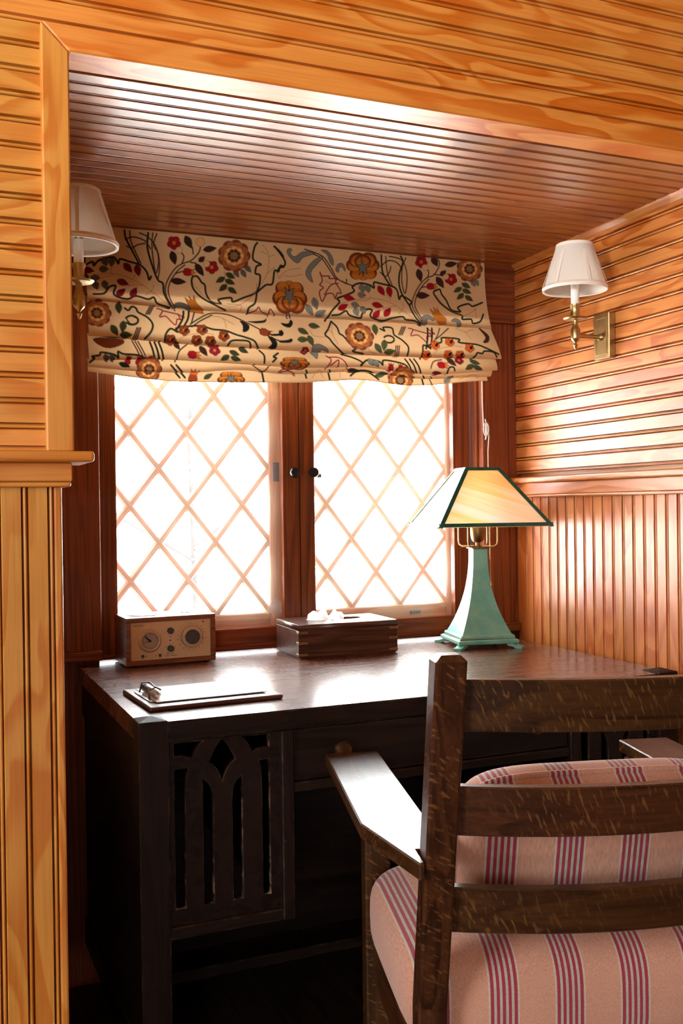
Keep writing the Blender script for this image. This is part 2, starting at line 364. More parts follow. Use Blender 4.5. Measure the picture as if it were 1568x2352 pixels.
# ------------------------------------------------------------------ beaded board
BW, BT = .0754, .018
def bead_profile(w):
    T, D = BT, .0110; pr = [(0, 0), (0, T-D)]
    arc = lambda c, r: [(c-r*math.cos(a), T-.0042+.0038*math.sin(a)) for a in (.35, .8, 1.2, 1.57, 1.94, 2.34, 2.8)]
    pr += [(.0008, T-D)] + arc(.0040, .0027) + [(.0072, T-D), (.0082, T-D), (.0098, T)]
    if w > .06:
        c = w/2+.004
        pr += [(c-.0056, T), (c-.0042, T-D), (c-.0034, T-D)] + arc(c, .0027) + [(c+.0034, T-D), (c+.0042, T-D), (c+.0056, T)]
    pr += [(w-.0016, T), (w, T-.0026), (w, 0)]
    return pr
_bm = {}
def board_mesh(L, w=BW, kind='pine'):
    k = (round(L, 4), round(w, 4), kind)
    if k not in _bm:
        bm = bmesh.new(); pr = bead_profile(w)
        A = [bm.verts.new((0, y, z)) for y, z in pr]; B = [bm.verts.new((L, y, z)) for y, z in pr]; n = len(pr)
        bm.faces.new(A); bm.faces.new(B)
        for i in range(n): bm.faces.new((A[i], A[(i+1) % n], B[(i+1) % n], B[i]))
        bmesh.ops.recalc_face_normals(bm, faces=bm.faces)
        me = bpy.data.meshes.new('plank'); bm.to_mesh(me); bm.free(); me.materials.append(wood(kind, 'X')); _bm[k] = me
    return _bm[k]
def plank(parent, L, mtx, w=BW, kind='pine'): return link('plank', board_mesh(L, w, kind), None, parent, mtx)
X_, Y_, Z_ = Vector((1, 0, 0)), Vector((0, 1, 0)), Vector((0, 0, 1))

# ------------------------------------------------------------------ the room
XL, XR, YF, YC, ZC = .200, 1.555, 1.535, 2.385, 1.808
RX0, RX1, RY0, RZ = -2.4, 3.2, -2.6, 2.62
def shell(name, boxes, mat, label):
    bm = bmesh.new()
    for b in boxes: add_box(bm, *b)
    return bm_obj(name, bm, mat, kind='structure', label=label)

floor = shell('floor', [(RX0, RX1, RY0, 2.75, -.06, -.012)], wood('floor', 'Y'), 'dark stained wooden plank floor under the desk')
fb = None
for k in range(34):
    x = -.8 + k*.085
    if fb is None:
        bm = bmesh.new(); add_box(bm, 0, 3.4, 0, .0835, -.012, 0, bevel=.0015); o = bm_obj('floor_plank', bm, wood('floor', 'X'), floor); fb = o.data
    else: o = link('floor_plank', fb, None, floor)
    o.matrix_basis = axes((x, -.68, 0), Y_, -X_, Z_)
# front wall with the opening of the alcove
wf = shell('wall_front', [(RX0, XL, YF+BT, YF+.05, 0, RZ), (XL, XR+.018, YF+BT, YF+.05, ZC+.018, RZ), (XR+.012, RX1, YF+BT, YF+.05, 0, RZ)], wood('shell', 'X'), 'varnished orange pine beadboard wall around the desk alcove')
for k in range(9):                                   # boards over the header
    plank(wf, 3.3, axes((-.75, YF+BT, 1.8495+k*BW), X_, Z_, -Y_))
for k in range(9):                                   # boards left of the opening, stopped by the trim
    z = 1.8495-(k+1)*BW
    if z < 1.19: z0 = 1.2125; w = z+BW-z0
    else: z0, w = z, BW
    if w > .02: plank(wf, .93, axes((-.75, YF+BT, z0), X_, Z_, -Y_), w)
for k in range(9):                                   # the same boards to the right of the opening
    z = 1.8495-(k+1)*BW; z0 = max(z, 1.2125); w = z+BW-z0
    if w > .02: plank(wf, 1.0, axes((XR+.026, YF+BT, z0), X_, Z_, -Y_), w)
for k in range(12): plank(wf, 1.162, axes((XR+.0194+(k+1)*BW, YF+BT, 0), Z_, -X_, -Y_))
box('corner_strip', (XR+.004, XR+.019, YF, YF+.05, 0, 1.162), wood('pine', 'Z'), wf, .003, 2)
for k in range(10):                                  # wainscot boards under the shelf
    plank(wf, 1.162, axes((.2-.012-k*BW+.0006, YF+BT, 0), Z_, -X_, -Y_))
box('corner_strip', (.1885, .2005, YF, YF+.06, 0, 1.162), wood('pine', 'Z'), wf, .003, 2)
t1 = shell('trim_1', [], None, 'mitred pine casing framing the alcove opening')
t1.data.materials.append(wood('pine', 'X'))
tw, ty = .040, YF-.016
def mitre(name, poly, mat): return prism(name, poly, ty, YF+.05, mat, t1, lambda x, y, z: (x, z, y), bevel=.0025)
mitre('header_casing', [(.1775, ZC+tw), (.2175, ZC), (XR-.013, ZC), (XR+.027, ZC+tw)], wood('pine', 'X'))
mitre('side_casing', [(XR+.027, ZC+tw-.0006), (XR-.013, ZC-.0006), (XR-.013, 1.2125), (XR+.027, 1.2125)], wood('pine', 'Z'))
mitre('side_casing', [(.1775, ZC+tw-.0006), (.2175, ZC-.0006), (.2175, 1.2125), (.1775, 1.2125)], wood('pine', 'Z'))
# chair rail that caps the wainscot: left of the opening and along the alcove's right wall
def rail(name, label, cap, fas, bead, kd='pine'):
    r = empty(name); reg(r, kind='structure', label=label)
    ax = 'X' if cap[1]-cap[0] > cap[3]-cap[2] else 'Y'
    box('shelf_cap', cap, wood(kd, ax), r, .005, 3); box('fascia', fas, wood(kd, ax), r, .0015)
    box('bead_strip', bead, wood(kd, ax), r, .0035, 3); return r
rail('trim_2', 'pine shelf rail capping the vertical boards left of the alcove', (-.75, .243, YF-.042, YF+.085, 1.1965, 1.2125), (-.75, .2135, YF-.018, YF+.05, 1.1685, 1.1965), (-.75, .2125, YF-.013, YF+.05, 1.1605, 1.1685))
rail('trim_6', 'pine shelf rail capping the vertical boards right of the alcove', (XR-.02, 2.56, YF-.042, YF+.049, 1.1965, 1.2125), (XR-.004, 2.56, YF-.018, YF+.049, 1.1685, 1.1965), (XR-.003, 2.56, YF-.013, YF+.049, 1.1605, 1.1685))
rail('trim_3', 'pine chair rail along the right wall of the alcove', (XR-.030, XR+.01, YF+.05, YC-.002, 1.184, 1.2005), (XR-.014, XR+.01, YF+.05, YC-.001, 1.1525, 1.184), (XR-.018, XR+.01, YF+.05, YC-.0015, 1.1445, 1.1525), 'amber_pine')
# right wall of the alcove
wr = shell('wall_right', [(XR+BT, XR+.06, YF+.05, 2.60, 0, ZC+.02)], wood('shell', 'Y'), 'pine beadboard wall at the right side of the desk alcove')
for k in range(8):
    z = 1.2005+.010+k*BW; w = min(BW, ZC-z)
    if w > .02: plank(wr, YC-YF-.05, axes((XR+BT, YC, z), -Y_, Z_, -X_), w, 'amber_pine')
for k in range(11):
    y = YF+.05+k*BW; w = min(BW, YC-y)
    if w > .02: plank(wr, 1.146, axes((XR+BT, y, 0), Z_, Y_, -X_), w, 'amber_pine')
# left wall of the alcove
wl = shell('wall_left', [(XL-.06, XL-.002, YF+.05, 2.60, 0, ZC+.02)], wood('shell', 'Y'), 'pine wall at the left side of the desk alcove')
# alcove ceiling
ce = shell('ceiling', [(XL-.06, XR+.06, YF+.05, 2.60, ZC+BT, ZC+.05)], wood('shell', 'X'), 'glossy pine beadboard ceiling of the desk alcove')
for k in range(12):
    y = YF+.05+.835-k*BW; 
    w = min(BW, y-(YF+.05))
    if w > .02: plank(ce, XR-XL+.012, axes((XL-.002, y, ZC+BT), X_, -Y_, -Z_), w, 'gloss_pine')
ce.matrix_basis = Matrix.Translation((0, YF+.05, ZC)) @ Matrix.Rotation(math.radians(-.75), 4, 'X') @ Matrix.Translation((0, -YF-.05, -ZC))
tc_ = empty('trim_4'); reg(tc_, kind='structure', label='thin cove strip where the alcove ceiling meets the right wall')
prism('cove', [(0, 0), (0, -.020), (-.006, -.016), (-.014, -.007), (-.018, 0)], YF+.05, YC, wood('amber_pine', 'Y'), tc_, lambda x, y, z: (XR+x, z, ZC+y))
# rest of the room behind the camera
shell('wall_back', [(RX0, BWN[0], RY0-.05, RY0, 0, RZ), (BWN[1], RX1, RY0-.05, RY0, 0, RZ), (BWN[0], BWN[1], RY0-.05, RY0, 0, BWN[2]), (BWN[0], BWN[1], RY0-.05, RY0, BWN[3], RZ)], wood('shell', 'X'), 'pine wall of the room opposite the alcove with a window opening')
shell('wall_side', [(RX0-.05, RX0, RY0, SWN[0], 0, RZ), (RX0-.05, RX0, SWN[1], YF+.05, 0, RZ), (RX0-.05, RX0, SWN[0], SWN[1], 0, SWN[2]), (RX0-.05, RX0, SWN[0], SWN[1], SWN[3], RZ)], wood('shell', 'Y'), 'pine side wall of the room left of the alcove with a window opening')
shell('wall_far_side', [(RX1, RX1+.05, RY0, YF+.05, 0, RZ)], wood('shell', 'Y'), 'pine wall of the room on the far right')
shell('ceiling_room', [(RX0-.05, RX1+.05, RY0-.05, YF+.06, RZ, RZ+.05)], wood('shell', 'X'), 'pine ceiling of the main room')

# ------------------------------------------------------------------ window wall
ww = shell('wall_window', [(XL-.06, .396, 2.41, 2.60, 0, ZC+.02), (1.447, XR+.06, 2.41, 2.60, 0, ZC+.02), (.396, 1.447, 2.50, 2.60, 0, .74), (.396, 1.447, 2.41, 2.60, 1.64, ZC+.02)], wood('red', 'Z'), 'dark reddish wooden window wall of the alcove')
wc = empty('trim_5'); reg(wc, kind='structure', label='dark reddish wooden casing boards around the casement windows')
box('side_board', (.215, .3985, YC, 2.41, .772, 1.632), wood('red', 'Z'), wc, .002)
box('side_board', (1.447, XR+.011, YC, 2.41, .772, 1.632), wood('red', 'Z'), wc, .002)
box('head_board', (.2, XR+.011, YC-.001, 2.41, 1.6335, ZC+.001), wood('red', 'X'), wc, .002)
box('jamb_board', (1.440, 1.449, 2.41, 2.54, .767, 1.64), wood('red', 'Z'), wc, .001)
box('jamb_board', (.3905, .3985, 2.41, 2.54, .767, 1.64), wood('red', 'Z'), wc, .001)
box('base_strip', (1.447, XR-.001, YC-.018, YC-.0005, .772, .795), wood('red', 'X'), wc, .004, 2)
box('base_strip', (.215, .3985, YC-.018, YC-.0005, .772, .795), wood('red', 'X'), wc, .004, 2)
box('stool', (.3995, 1.4395, 2.475, 2.56, .738, .772), wood('red', 'X'), wc, .003, 2)

NODEP, NODEQ = .1455, .188
def clip_poly(poly, x0, x1, z0, z1):
    for ax, lim, sgn in ((0, x0, 1), (0, x1, -1), (1, z0, 1), (1, z1, -1)):
        out = []
        for i in range(len(poly)):
            a, b = poly[i], poly[(i+1) % len(poly)]; da, db = sgn*(a[ax]-lim), sgn*(b[ax]-lim)
            if da >= 0: out.append(a)
            if (da >= 0) != (db >= 0):
                t = da/(da-db); out.append((a[0]+(b[0]-a[0])*t, a[1]+(b[1]-a[1])*t))
        poly = out
        if not poly: return []
    return poly
def casement(name, label, sx0, sx1, l0, l1, ox0, ox1, knob_x, hinge_x, catch):
    w = empty(name); reg(w, kind='structure', label=label)
    sz0, sz1, by, ty_ = .772, 1.612, 2.445, 2.468
    R_ = 'Z'
    sash = box('sash_stile', (sx0, l0, by, ty_, sz0, sz1), wood('red', 'Z'), w, .0015)
    box('sash_stile', (l1, sx1, by, ty_, sz0, sz1), wood('red', 'Z'), w, .0015)
    box('sash_rail', (l0, l1, by+.0005, ty_, sz0, .818), wood('red', 'X'), w, .0015)
    box('sash_rail', (l0, l1, by+.0005, ty_, 1.565, sz1), wood('red', 'X'), w, .0015)
    box('storm_pane', (l0, l1, 2.4605, 2.4625, .818, 1.565), M['dusty'], w, 0)
    # outer lattice light
    fy0, fy1, z0, z1 = 2.4775, 2.507, .852, .852+4*NODEQ-.04
    fr = box('lattice_frame', (ox1, ox1+.034, fy0, fy1, .80, z1+.03), wood('lattice', 'Z'), w, .003)
    box('lattice_frame', (ox0-.0055, ox0, fy0, fy1, .80, z1+.03), wood('lattice', 'Z'), w, .001)
    box('lattice_frame', (ox0, ox1, fy0, fy1, .80, z0), wood('lattice', 'X'), w, .003)
    box('lattice_frame', (ox0, ox1, fy0, fy1, z1, z1+.03), wood('lattice', 'X'), w, .003)
    hw, hf = .0090, .0056
    for s in (1, -1):
        for k in range(-8, 14):
            # line z = zc + s*(NODEQ/NODEP)*(x-ox1)
            zc = .852 + k*NODEQ; m = s*NODEQ/NODEP; pts = []
            for x in (ox0, ox1): pts.append((x, zc + m*(x-ox1)))
            (xa, za), (xb, zb) = pts
            ta, tb = 0.0, 1.0
            for lim, lo in ((z0, True), (z1, False)):
                d0, d1 = za-lim, zb-lim
                if not lo: d0, d1 = -d0, -d1
                if d0 < 0 and d1 < 0: ta, tb = 1, 0
                elif d0 < 0: ta = max(ta, d0/(d0-d1))
                elif d1 < 0: tb = min(tb, d0/(d0-d1))
            if tb-ta < .06: continue
            p = Vector((xa+(xb-xa)*ta, 0, za+(zb-za)*ta)); q = Vector((xa+(xb-xa)*tb, 0, za+(zb-za)*tb))
            L = (q-p).length; dx = (q-p).normalized(); nrm = Vector((-dx.z, 0, dx.x))
            bm = bmesh.new()
            sec = [(-hw, .018), (-hw, .011), (-hf-.0014, .0085), (-hf-.0014, .006), (-hf, .003), (hf, .003), (hf+.0014, .006), (hf+.0014, .0085), (hw, .011), (hw, .018)]
            A = [bm.verts.new((0, u, v)) for u, v in sec]; B = [bm.verts.new((L, u, v)) for u, v in sec]; n = len(sec)
            bm.faces.new(A); bm.faces.new(B)
            for i in range(n): bm.faces.new((A[i], A[(i+1) % n], B[(i+1) % n], B[i]))
            bm_obj('lattice_bar', bm, wood('lattice', 'X'), w, mtx=axes((p.x, fy0+(.0006 if s > 0 else 0), p.z), dx, nrm, Y_))
    for i in range(-1, 8):
        for j in range(-1, 12):
            cx, cz = ox1 - i*NODEP/2, .852 + j*NODEQ/2
            if (i + j) % 2 == 0: continue
            poly = clip_poly([(cx-NODEP/2, cz), (cx, cz-NODEQ/2), (cx+NODEP/2, cz), (cx, cz+NODEQ/2)], ox0, ox1, z0, z1)
            if len(poly) < 3: continue
            ar = abs(sum(poly[a][0]*poly[(a+1) % len(poly)][1]-poly[(a+1) % len(poly)][0]*poly[a][1] for a in range(len(poly))))/2
            if ar < 2e-4: continue
            prism('diamond_pane', poly, fy0+.0125, fy0+.0145, M['pane'], w, lambda x, y, z: (x, z, y))
    kn = lathe('knob', [(.0001, 0), (.006, 0), (.006, .010), (.013, .014), (.0145, .020), (.012, .026), (.0001, .028)], M['black'], w, 24)
    kn.matrix_basis = axes((knob_x, by, 1.217), X_, Z_, -Y_)
    return w
W1 = casement('window_1', 'casement with diamond lattice panes behind the radio', .4012, .9235, .448, .878, .4145, .851, .9045, .4, None)
W2 = casement('window_2', 'casement with diamond lattice panes behind the lamp and tissue box', .9255, 1.438, .967, 1.386, .9415, 1.378, .957, 1.43, None)
box('mullion_post', (.887, .9355, 2.4775, 2.54, .772, 1.64), wood('lattice', 'Z'), W1, .001)
box('hinge', (.3965, .4050, 2.4395, 2.4455, .868, .915), M['black'], W1, .001)
box('catch_plate', (.862, .879, 2.4758, 2.4774, 1.195, 1.245), M['grey_plate'], W1, .0005)
box('latch', (1.26, 1.29, 2.470, 2.477, .826, .834), M['grey_plate'], W2, .001)
box('catch_lever', (.968, .990, 2.452, 2.458, 1.204, 1.214), M['grey_plate'], W2, .001)
prism('tape_patch', [(.838, .850), (.875, .852), (.876, .877), (.862, .890), (.850, .884), (.838, .868)], 2.4590, 2.4598, M['tape'], W1, lambda x, y, z: (x, z, y))
# outdoors
sn = bm = bmesh.new(); add_box(bm, -6.5, 7.5, -6, 4.5, -.85, -.8)  # unseen slab, house shade put into its colour; covers the brighter world snow
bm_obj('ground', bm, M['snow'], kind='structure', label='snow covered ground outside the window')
tr = empty('bare_tree', (1.10, 4.25, -.8), label='faint bare tree outside the left casement', cat='tree')
tube('trunk', [(0, 0, 0), (.02, 0, 1.2), (.0, .02, 2.2), (.03, 0, 3.2)], [.022, .017, .012, .005], M['bark'], tr, 8)
for k, (h, dx, dz) in enumerate([(1.25, -.55, .35), (1.35, .42, .30), (1.7, -.60, .55), (1.75, .5, .5), (2.1, -.4, .5), (2.3, .4, .5), (1.1, -.75, .10)]):
    tube('branch', [(.01, 0, h), (dx*.5, .05, h+dz*.35), (dx, .1, h+dz)], [.010, .007, .003], M['bark'], tr, 6)

# ------------------------------------------------------------------ desk
DX0, DX1, DY0, DY1, DZ = .341, 1.503, 1.690, 2.462, .760
desk = empty('writing_desk', ((DX0+DX1)/2, (DY0+DY1)/2, 0), label='dark wooden writing desk with tracery side panels under the window', cat='desk')
dcx, dcy = (DX0+DX1)/2, (DY0+DY1)/2
def db(name, x0, x1, y0, y1, z0, z1, ax='X', mat='desk', bev=.0018, parent=None): return box(name, (x0-dcx, x1-dcx, y0-dcy, y1-dcy, z0, z1), wood(mat, ax), parent or desk, bev)
LW = .051
bm = bmesh.new(); LT = DZ+.002
add_prism(bm, [(DX0+.003-dcx, DY0+.004-dcy), (DX1-.003-dcx, DY0+.004-dcy), (DX1-.003-dcx, DY1-dcy), (DX0+.003-dcx, DY1-dcy)], DZ-.036, DZ)
bm_obj('tabletop', bm, wood('top', 'X'), desk)
for sx in (0, 1):
    for sy in (0, 1):
        x = (DX0+LW/2 if sx == 0 else DX1-LW/2)-dcx; y = (DY0+LW/2 if sy == 0 else DY1-LW/2)-dcy
        bm = bmesh.new(); h = LW/2
        loft_squares(bm, [(h, 0), (h, LT-.001), (h-.0012, LT), (.003, LT+.006)])
        bmesh.ops.translate(bm, verts=bm.verts, vec=(x, y, 0)); bm_obj('leg', bm, wood('desk', 'Z'), desk)
db('front_rail', DX0+LW, DX1-LW, DY0+.001, DY0+.024, .724, DZ-.0005)
def pedestal(x0, x1, stx0, stx1):
    db('stile', stx0, stx1, DY0-.001, DY0+.028, .382, .7235, 'Z')
    db('bottom_rail', x0, x1, DY0+.001, DY0+.028, .382, .403)
    W_, H_ = x1-x0, .724-.403
    # cut-outs in units of the panel: u to the right, v up, drawn 0..1
    P = lambda pts, k=5: [(W_*u, H_*v) for u, v in pts]
    S = lambda pts: [(W_*u, H_*v) for u, v in smooth_line(pts, 6)]
    holes = []
    holes.append(P([(.055, .085), (.15, .085), (.15, .70)]) + S([(.15, .70), (.155, .76), (.165, .81), (.185, .845)]) + P([(.055, .845)]))
    holes.append(P([(.30, .085), (.395, .085), (.395, .66)]) + S([(.395, .66), (.385, .705), (.355, .745), (.30, .775)]))
    holes.append(P([(.56, .085), (.655, .085), (.655, .775)]) + S([(.655, .775), (.60, .745), (.57, .705), (.56, .66)]))
    holes.append(P([(.83, .085), (.905, .085), (.905, .845), (.805, .845)]) + S([(.805, .845), (.82, .81), (.828, .76), (.83, .70)]))
    holes.append(S([(.475, .745), (.505, .80), (.555, .845), (.60, .862)]) + S([(.60, .862), (.57, .90), (.53, .945), (.475, .985)])
                 + S([(.475, .985), (.42, .945), (.385, .90), (.355, .862)]) + S([(.355, .862), (.40, .845), (.445, .80), (.475, .745)]))
    holes.append(P([(.055, .91)]) + S([(.055, .91), (.12, .912), (.17, .905), (.215, .89)]) + S([(.215, .89), (.235, .93), (.275, .965), (.32, .985)]) + P([(.055, .985)]))
    holes.append(P([(.905, .91), (.905, .985), (.64, .985)]) + S([(.64, .985), (.685, .965), (.72, .93), (.745, .89)]) + S([(.745, .89), (.79, .905), (.84, .912), (.905, .91)]))
    me = cutout_mesh('tracery_panel', [(0, 0), (W_, 0), (W_, H_), (0, H_)], holes, .012)
    link('tracery_panel', me, wood('desk', 'Z'), desk, axes((x0-dcx, DY0+.017-dcy, .403), X_, Z_, -Y_))
pedestal(DX0+LW, .598, .598, .6205)
pedestal(1.2455, DX1-LW, 1.2235, 1.2455)
dr = db('drawer', .6225, 1.2215, DY0+.006, DY0+.028, .6285, .7225, 'X')
db('drawer_box', .632, 1.212, DY0+.0285, DY0+.45, .632, .716, 'X', parent=dr)
db('drawer_rail', .6215, 1.2225, DY0+.002, DY0+.03, .609, .627)
for kx in (.712, 1.132):
    k_ = lathe('knob', [(.0001, 0), (.008, 0), (.0075, .010), (.014, .017), (.0165, .023), (.013, .030), (.0001, .032)], wood('oak', 'Z'), dr, 20)
    k_.matrix_basis = axes((kx-dcx, DY0+.0062-dcy, .681), X_, Z_, -Y_)
for x0, x1 in ((DX0+.012, DX0+.034), (DX1-.034, DX1-.012)):
    db('side_rail', x0, x1, DY0+LW, DY1-LW, .64, DZ-.036, 'Y')
    db('side_stretcher', x0, x1, DY0+LW, DY1-LW, .10, .16, 'Y')
for px0, px1 in ((.605, .615), (1.229, 1.239)):
    db('inner_panel', px0, px1, DY0+.029, DY1-.06, .39, .608, 'Y')
db('back_rail', DX0+LW, DX1-LW, DY1-.04, DY1-.018, .62, DZ-.036)
db('back_panel', DX0+LW, DX1-LW, DY1-.017, DY1-.007, .02, .62)  # dark panel added so the space under the desk reads black
for x0, x1 in ((DX0+.018, DX0+.028), (DX1-.028, DX1-.018)): db('side_panel', x0, x1, DY0+LW, DY1-LW, .161, .6395, 'Z')  # dark panels added to close the desk's sides
db('foot_rail', DX0+.036, DX1-.036, 2.09, 2.125, .113, .137)

# ------------------------------------------------------------------ armchair
CH = (.9026, 1.2912, 0); CR = math.radians(-15.1)
chair = empty('armchair', CH, CR, label='dark oak armchair with bowed back slats and striped seat pulled to the desk', cat='chair')
TILT = .26
py_ = lambda z: -.262 - TILT*(z-.685)
for s in (-1, 1):
    # back post, leaning back above the seat
    bm = bmesh.new(); xc = s*.2475; h = .0195
    ring = []
    for z, yo, hh in ((0, -.215, h), (.36, -.20, h), (.47, py_(.47), h), (.9415, py_(.9415), h), (.9495, py_(.9495), h-.008)):
        ring.append([bm.verts.new((xc+a*hh, yo+b*hh, z)) for a, b in ((-1, -1), (1, -1), (1, 1), (-1, 1))])
    for A, B in zip(ring, ring[1:]):
        for k in range(4): bm.faces.new((A[k], A[(k+1) % 4], B[(k+1) % 4], B[k]))
    bm.faces.new(ring[0]); bm.faces.new(ring[-1]); bmesh.ops.recalc_face_normals(bm, faces=bm.faces)
    bmesh.ops.bevel(bm, geom=[e for e in bm.edges if abs((e.verts[0].co-e.verts[1].co).z) > .05], offset=.0035, segments=2, affect='EDGES', profile=.5)
    bm_obj('leg', bm, wood('oak', 'Z'), chair)
    # front leg
    box('leg', (min(s*.221, s*.266), max(s*.221, s*.266), .200, .245, 0, .6635), wood('oak', 'Z'), chair, .003, 2)
    # arm
    arm = [(s*.3225, .280), (s*.2275, .280), (s*.2275, -.235), (s*.2685, -.235), (s*.2685, -.283), (s*.276, -.287), (s*.3225, -.120)]
    prism('arm', arm, .664, .686, wood('oak', 'Y'), chair, bevel=.002)
    prism('arm_bracket', [(.200, .663), (.200, .60), (.185, .64), (.16, .663)], .012, -.012, wood('oak', 'Z'), chair, lambda x, y, z: (s*.2435+z, x, y), bevel=.001)
    box('side_rail', (s*.2435-.011, s*.2435+.011, -.19, .1995, .315, .378), wood('oak', 'Y'), chair, .0015)
    for z in (.20, .10): box('side_stretcher', (s*.2435-.009, s*.2435+.009, -.192, .1995, z, z+.028), wood('oak', 'Y'), chair, .0015)
for y0, y1, z0, z1 in ((.212, .234, .315, .378), (-.21, -.188, .315, .378)):
    box('seat_rail', (-.2205, .2205, y0, y1, z0, z1), wood('oak', 'X'), chair, .0015)
box('front_stretcher', (-.2205, .2205, .214, .230, .16, .195), wood('oak', 'X'), chair, .0015)
def slat(zc, hgt):
    bm = bmesh.new(); n = 24; rows = []
    for i in range(n+1):
        x = -.2285 + .457*i/n; bow = .036*(1-(x/.2285)**2)
        r = []
        for dz in (-hgt/2, hgt/2):
            z = zc+dz; yb = py_(z) - bow
            r += [(x, yb-.009, z), (x, yb+.009, z)]
        rows.append([bm.verts.new(p) for p in (r[0], r[1], r[3], r[2])])
    for A, B in zip(rows, rows[1:]):
        for k in range(4): bm.faces.new((A[k], A[(k+1) % 4], B[(k+1) % 4], B[k]))
    bm.faces.new(rows[0]); bm.faces.new(rows[-1]); bmesh.ops.recalc_face_normals(bm, faces=bm.faces)
    bmesh.ops.bevel(bm, geom=[e for e in bm.edges if abs((e.verts[0].co-e.verts[1].co).x) > .01], offset=.002, segments=1, affect='EDGES')
    o = bm_obj('back_slat', bm, wood('oak', 'X'), chair); return o
slat(.885, .066); slat(.748, .066); slat(.612, .064)
def cushion_bm(w, d, h, ex, ez, nu=64, nv=28):
    bm = bmesh.new(); sp = lambda c, e: math.copysign(abs(c)**e, c); rows = []
    for j in range(1, nv):
        v = -math.pi/2 + math.pi*j/nv; row = []
        for i in range(nu):
            u = 2*math.pi*i/nu
            row.append(bm.verts.new((w/2*sp(math.cos(v), ez)*sp(math.cos(u), ex), d/2*sp(math.cos(v), ez)*sp(math.sin(u), ex), h/2*sp(math.sin(v), ez*1.15))))
        rows.append(row)
    for A, B in zip(rows, rows[1:]):
        for k in range(nu): bm.faces.new((A[k], A[(k+1) % nu], B[(k+1) % nu], B[k]))
    for row, z in ((rows[0], -h/2), (rows[-1], h/2)):
        c = bm.verts.new((0, 0, z))
        for k in range(nu): bm.faces.new((row[k], row[(k+1) % nu], c))
    return bm
def super_loop(w, d, ex, z, n=72, f=1.0):
    sp = lambda c, e: math.copysign(abs(c)**e, c)
    return [(w/2*f*sp(math.cos(2*math.pi*i/n), ex), d/2*f*sp(math.sin(2*math.pi*i/n), ex), z) for i in range(n)]
sc = bm_obj('seat_cushion', cushion_bm(.545, .405, .175, .28, .50), M['stripes'], chair, smooth=True, mtx=Matrix.Translation((0, -.006, .455)), label='striped pink and red upholstered seat cushion')
bc = empty('back_cushion', (CH[0], CH[1], .534), CR, label='striped pink and red back cushion leaning on the armchair slats', cat='cushion')
bcm = Matrix.Translation((0, -.152, .121)) @ Matrix.Rotation(math.radians(14), 4, 'X') @ Matrix.Rotation(math.radians(90), 4, 'X')
cu = cushion_bm(.40, .224, .115, .42, .62)
o = bm_obj('cover', cu, M['stripes'], bc, smooth=True, mtx=bcm)
tube('piping', super_loop(.40, .224, .42, .012, 90, 1.0), .0048, M['stripes'], bc, 8, True, mtx=bcm)

# ------------------------------------------------------------------ table lamp
lamp = empty('table_lamp', (1.345, 2.250, DZ+.0004), math.radians(-12), label='teal enamel table lamp with square amber glass shade on the desk', cat='lamp')
bm = bmesh.new()
prof = [(.0720, .024), (.0720, .030), (.0690, .034)]
for k in range(15):
    t = k/14; z = .034 + .215*t; hw = .0192 + (.0660-.0192)*(1-t)**2.3
    prof.append((hw, z))
prof += [(.0190, .252)]
loft_squares(bm, prof); bm_obj('column', bm, M['teal'], lamp)
bm = bmesh.new(); loft_squares(bm, [(.078, .012), (.080, .015), (.080, .021), (.075, .024)]); bm_obj('base_plate', bm, M['teal'], lamp)
for sx in (-1, 1):
    for sy in (-1, 1):
        bm = bmesh.new(); d = Vector((sx, sy, 0)).normalized(); n_ = Vector((-d.y, d.x, 0))
        pr = [(.085, .012), (.099, .012), (.112, .007), (.125, .006), (.125, .0), (.108, 0), (.100, .004), (.085, .006)]
        A = [bm.verts.new(d*r_ + n_*.011 + Z_*z) for r_, z in pr]; B = [bm.verts.new(d*r_ - n_*.011 + Z_*z) for r_, z in pr]
        bm.faces.new(A); bm.faces.new(B)
        for i in range(8): bm.faces.new((A[i], A[(i+1) % 8], B[(i+1) % 8], B[i]))
        bm_obj('foot', bm, M['teal'], lamp)
tube('rope_trim', [(sx*.0745, sy*.0745, .0245) for sx, sy in ((-1, -1), (1, -1), (1, 1), (-1, 1))], .0018, M['brass_dark'], lamp, 6, True)
lathe('stem', [(.006, .250), (.006, .268), (.012, .270), (.016, .276), (.019, .290), (.019, .322), (.016, .326)], M['brass_dark'], lamp, 24, label='dark brass lamp socket')
lathe('bulb', [(.013, .326), (.014, .335), (.028, .362), (.030, .378), (.022, .400), (.001, .410)], M['lit_bulb'], lamp, 24)
box('spider_plate', (-.024, .024, -.024, .024, .2525, .2555), M['brass_dark'], lamp, .001)
SH0, SH1, HB, HT = .312, .459, .1475, .046
for sx, sy in ((-1, -1), (1, -1), (1, 1), (-1, 1)):
    d = Vector((sx, sy, 0)).normalized()
    tube('harp_rod', [d*.012+Z_*.258, d*.046+Z_*.258, d*.054+Z_*.263, d*.056+Z_*.272, d*.056+Z_*.43], .0022, M['brass'], lamp, 8)
shd = empty('shade'); shd.parent = lamp; reg(shd, label='square amber slag glass shade with green metal frame')
cb = [Vector((sx*HB, sy*HB, SH0)) for sx, sy in ((-1, -1), (1, -1), (1, 1), (-1, 1))]; ct = [Vector((sx*HT, sy*HT, SH1)) for sx, sy in ((-1, -1), (1, -1), (1, 1), (-1, 1))]
